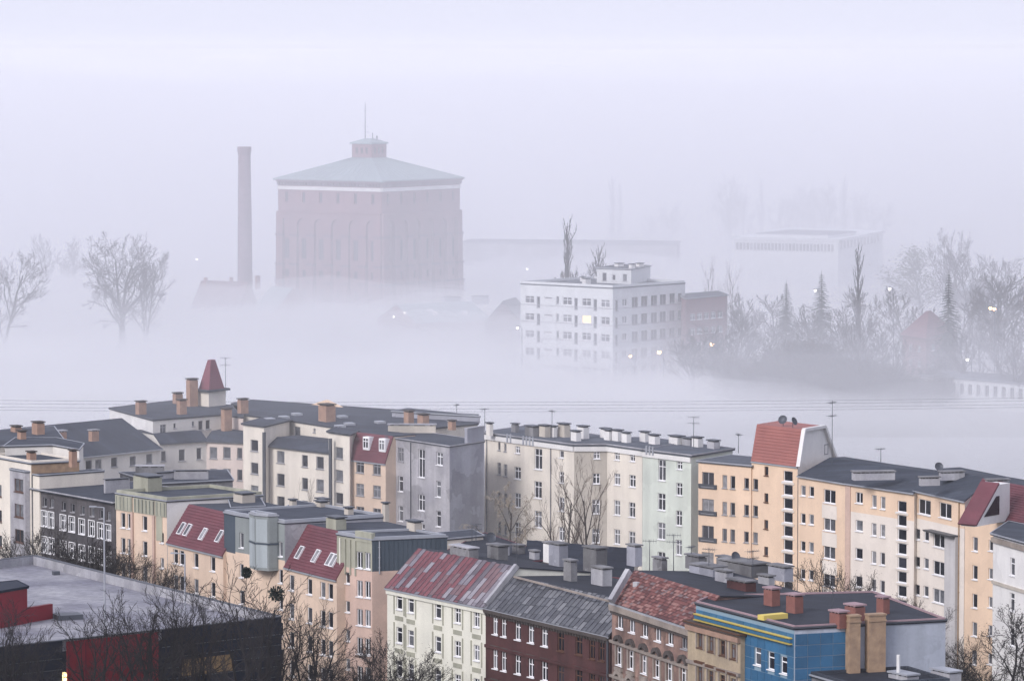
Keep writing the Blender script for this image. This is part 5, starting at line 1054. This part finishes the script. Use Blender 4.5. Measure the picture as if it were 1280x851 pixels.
# ------------------------------------------------------------------ lamps, aerials, cables
def lamp(px, py, d, label, mt='lamp_orange', r=.28):
    p = PD(px, py, d); t = thing('street_lamp', label, 'street lamp', V2(p.x, p.y), 'lit street lamps in the fog'); h = p.z
    m = MB(); m.tube([V2(p.x + .9, p.y, 0), V2(p.x + .9, p.y, h - .2), V2(p.x + .5, p.y, h + .35), V2(p.x, p.y, h + .3)], [.1, .07, .05, .04], 6); m.build('pole', 'metal_dark', t)
    m = MB(); m.box(V2(p.x, p.y, h + .18), .5, .9, .2); m.build('hood', 'metal_dark', t)
    m = MB(); k = 8
    for i in range(k):
        a0 = -math.pi / 2 + math.pi * i / k
    m.tube([V2(p.x, p.y, h - r), V2(p.x, p.y, h - r * .7), V2(p.x, p.y, h), V2(p.x, p.y, h + r * .6), V2(p.x, p.y, h + .17)], [r * .3, r * .75, r, r * .8, r * .4], 10); m.build('bulb', mt, t)
for x, y, d, l, mt_, r in ((788, 445, 800, 'warm street lamp before the corner of the white apartment block', 'lamp_orange', .3), (824, 440, 802, 'bright warm street lamp along the white apartment block', 'lamp_orange', .42), (890, 430, 806, 'warm street lamp before the red brick flat-roofed house', 'lamp_orange', .42),
        (659, 336, 1150, 'small white lamp in the fog above the white block roof edge', 'lamp_white', .4), (1209, 449, 790, 'white street lamp before the red pyramid-roofed house', 'lamp_white', .34), (1112, 361, 845, 'white lamp glimmering in the misty wood', 'lamp_white', .3), (1019, 363, 846, 'white lamp beside the tallest spruce', 'lamp_white', .26),
        (1238, 385, 800, 'orange double lamp among the misty trees, first head', 'lamp_orange', .34), (1243, 386, 801, 'orange double lamp among the misty trees, second head', 'lamp_orange', .34), (246, 324, 1200, 'white lamp in the fog left of the factory chimney', 'lamp_white', .34), (1229, 244, 1800, 'pin-prick lamp before the faint far building', 'lamp_white', .45), (492, 396, 940, 'white lamp low at the foot of the water tower', 'lamp_white', .25), (506, 391, 945, 'white lamp beside the hall at the tower foot', 'lamp_white', .25), (647, 410, 815, 'small lamp at the corner of the dark gabled house', 'lamp_white', .25)):
    lamp(x, y, d, l, mt_, r)
for px, y0, d, l in ((130, 634, 392, 'slim grey lamp post rising past the supermarket roof'), (231, 692, 402, 'slim grey lamp post before the peach house')):
    p = PD(px, y0, d); t = thing('lamp_post', l, 'street lamp', V2(p.x, p.y)); m = MB(); m.tube([V2(p.x, p.y, 0), V2(p.x, p.y, p.z)], [.14, .07], 8); m.build('pole', 'metal_trim', t)
    m = MB(); m.bar(V2(p.x, p.y, p.z), V2(p.x - .9, p.y, p.z + .08), .1, .08); m.build('arm', 'metal_trim', t); m = MB(); m.box(V2(p.x - 1.1, p.y, p.z + .02), .7, .25, .14); m.build('head', 'metal_trim', t)
for a in ((282, 492, 46, 20.4, 'tall aerial mast beside the red turret spire', 1), (1040, 588, 88, 20.4, 'tall aerial mast on the white rooftop gable', 1), (606, 534, 24, 22, 'short aerial on the blue-grey gable top', 0), (690, 546, 34, 20.4, 'aerial among the chimneys of the cream tenement', 0), (867, 560, 40, 20.3, 'aerial on the mint tenement roof', 1), (571, 523, 18, 20.3, 'small aerial on the wide grey roof', 0),
          (646, 703, 40, 18, 'aerial pole on the brown brick house roof', 0), (812, 708, 34, 18.5, 'aerial behind the tile-roofed tenement', 0), (842, 712, 45, 20.2, 'thin aerial pole beside the concrete chimney of the tile-roofed house', 1), (864, 706, 24, 20.2, 'short aerial on the tile-roofed house', 0), (941, 733, 46, 20.2, 'aerial behind the brown brick chimney stack', 1), (1101, 578, 18, 21.3, 'little aerial on the apricot block roof', 0), (590, 690, 34, 17, 'aerial on the pale yellow rear wing', 0), (595, 690, 36, 17, 'twin aerial on the pale yellow rear wing', 1), (923, 562, 20, 20.2, 'aerial at the junction of mint and apricot houses', 0), (1041, 760, 40, 20.6, 'aerial pole on the blue tiled building', 0), (886, 724, 40, 20.2, 'thin pole among the concrete chimney stacks', 0)):
    antenna(*a[:4], a[4], a[5], rz=random.random() * 3)
for a in ((613, 681, 17.5, 'dark satellite dish above the rear wing roof', .55, .3), (918, 706, 20.6, 'dark satellite dish on the concrete chimney stacks', .5, .6), (979, 533, 25, 'satellite dish on top of the red tiled rooftop gable', .55, -.4), (991, 535, 25, 'second dish on the red tiled rooftop gable', .5, .9), (1173, 592, 22, 'pale dish on the apricot block roof', .5, .2)): dish(*a)
for k, (y0, y1) in enumerate(((500, 503), (504, 506.5), (508.5, 511), (512, 514.5))):
    a = PD(-30, y0, 590); b = PD(1310, y1 - 6, 620); m = MB(); pts = []
    for i in range(25): f = i / 24; q = a.lerp(b, f); q.z -= 1.0 * 4 * f * (1 - f) * .5; pts.append(q)
    m.tube(pts, [.028] * 25, 4); tag(m.build('overhead_cable', 'metal_dark', None), 'thin overhead cable in the fog behind courtyard roofs, %s of four' % ('topmost', 'second from the top', 'second from the bottom', 'lowest')[k], 'cable', 'overhead cables in the fog')
# ------------------------------------------------------------------ fog and haze
def vol(name, col, dens, aniso=0.):
    m = bpy.data.materials.new(name); m.use_nodes = True; n = m.node_tree.nodes; n.clear(); o = n.new('ShaderNodeOutputMaterial'); v = n.new('ShaderNodeVolumePrincipled')
    v.inputs['Color'].default_value = (*col, 1); v.inputs['Density'].default_value = dens; v.inputs['Anisotropy'].default_value = aniso
    m.node_tree.links.new(v.outputs[0], o.inputs['Volume']); m.cycles.homogeneous_volume = True; M[name] = m
def ss(a, b, x): x = max(0, min(1, (x - a) / (b - a))); return x * x * (3 - 2 * x)
FOGC = (.985, .985, .995); MISTC = (.945, .952, 1.0)
def fog_sheet(name, label, dens, top, ys, nx=76, seed=0., half=.32, zb=-.6, col=FOGC):
    """closed body of fog: a lumpy top over the ground, widening with distance"""
    vol(name + str(seed), col, dens); m = MB(); ny = len(ys); idx = {}
    for j, y in enumerate(ys):
        for i in range(nx + 1):
            x = (i / nx * 2 - 1) * (half * y + 110); m.v.append((x, y, max(zb + .15, top(x, y)))); 
    for j, y in enumerate(ys):
        for i in range(nx + 1):
            x = (i / nx * 2 - 1) * (half * y + 110); m.v.append((x, y, zb))
    K = ny * (nx + 1); g = lambda i, j: j * (nx + 1) + i
    for j in range(ny - 1):
        for i in range(nx):
            m.f.append((g(i, j), g(i+1, j), g(i+1, j+1), g(i, j+1))); m.f.append((K + g(i, j+1), K + g(i+1, j+1), K + g(i+1, j), K + g(i, j)))
    for i in range(nx): m.f.append((K + g(i, 0), K + g(i+1, 0), g(i+1, 0), g(i, 0))); m.f.append((g(i, ny-1), g(i+1, ny-1), K + g(i+1, ny-1), K + g(i, ny-1)))
    for j in range(ny - 1): m.f.append((g(0, j), g(0, j+1), K + g(0, j+1), K + g(0, j))); m.f.append((K + g(nx, j), K + g(nx, j+1), g(nx, j+1), g(nx, j)))
    m.mi = [0] * len(m.f); o = m.build(name, name + str(seed), None); tag(o, label, 'fog', kind='stuff')
    for p in o.data.polygons: p.use_smooth = True
    return o
def nz(x, y, s, sd): return noise.noise(Vector((x / s, y / (s * 1.6), sd)))
YS = [425 + i * 12 for i in range(55)] + [1090 + i * 30 for i in range(30)] + [2100, 2600, 3200, 4500, 7000, 12000, 20000]
def rightness(x, y): return ss(.035, .10, x / y)            # the river side on the right carries less fog
def low(h, sd, y0, y1):
    def f(x, y):
        z = h * (.75 + .65 * nz(x, y, 70, sd) + .4 * nz(x, y, 26, sd + 9)) * ss(y0, y1, y)
        return z * (1 - .45 * rightness(x, y)) - .3
    return f
fog_sheet('fog_bank', 'dense white fog lying on the river meadow below the tower', .011, low(7, 1.3, 555, 660), YS, seed=1.)
fog_sheet('fog_bank', 'second dense sheet of fog lying over the river', .011, low(8, 2.9, 545, 690), YS, seed=7.)
fog_sheet('fog_bank', 'drifting middle layer of fog around the white block', .010, low(10, 4.1, 570, 700), YS, seed=2.)
fog_sheet('fog_bank', 'thin upper layer of drifting fog around the tower foot', .005, low(14, 7.7, 600, 760), YS, seed=3.)
fog_sheet('mist_bank', 'tall thin mist filling the valley round the water tower', 0.0037, lambda x, y: (62 + 8 * nz(x, y, 120, 3.3)) * ss(560 + 15 * ss(0, .06, x / y), 900, y) - .3, YS, seed=4., col=MISTC)
fog_sheet('mist_bank', 'far thick mist behind the tower', .0035, lambda x, y: 58 * ss(1130, 1420, y) * (1 + .2 * nz(x, y, 90, 8.8)) - .4, [y for y in YS if y > 1110], seed=5.)
fog_sheet('mist_bank', 'light mist hanging over the courtyard roofs', .0022, lambda x, y: (33 + 3 * nz(x, y, 70, 5.3)) * ss(425, 520, y) * (1 - .6 * ss(600, 760, y)) - .3, YS, seed=6., col=MISTC)
vol('haze_air', (.975, .98, 1.0), .00009)
m = MB(); m.box((0, 20000, -1.2), 40200, 40900, 96.2); o = m.build('haze', 'haze_air', None); tag(o, 'pale morning haze filling the air over the whole town', 'haze', kind='stuff')
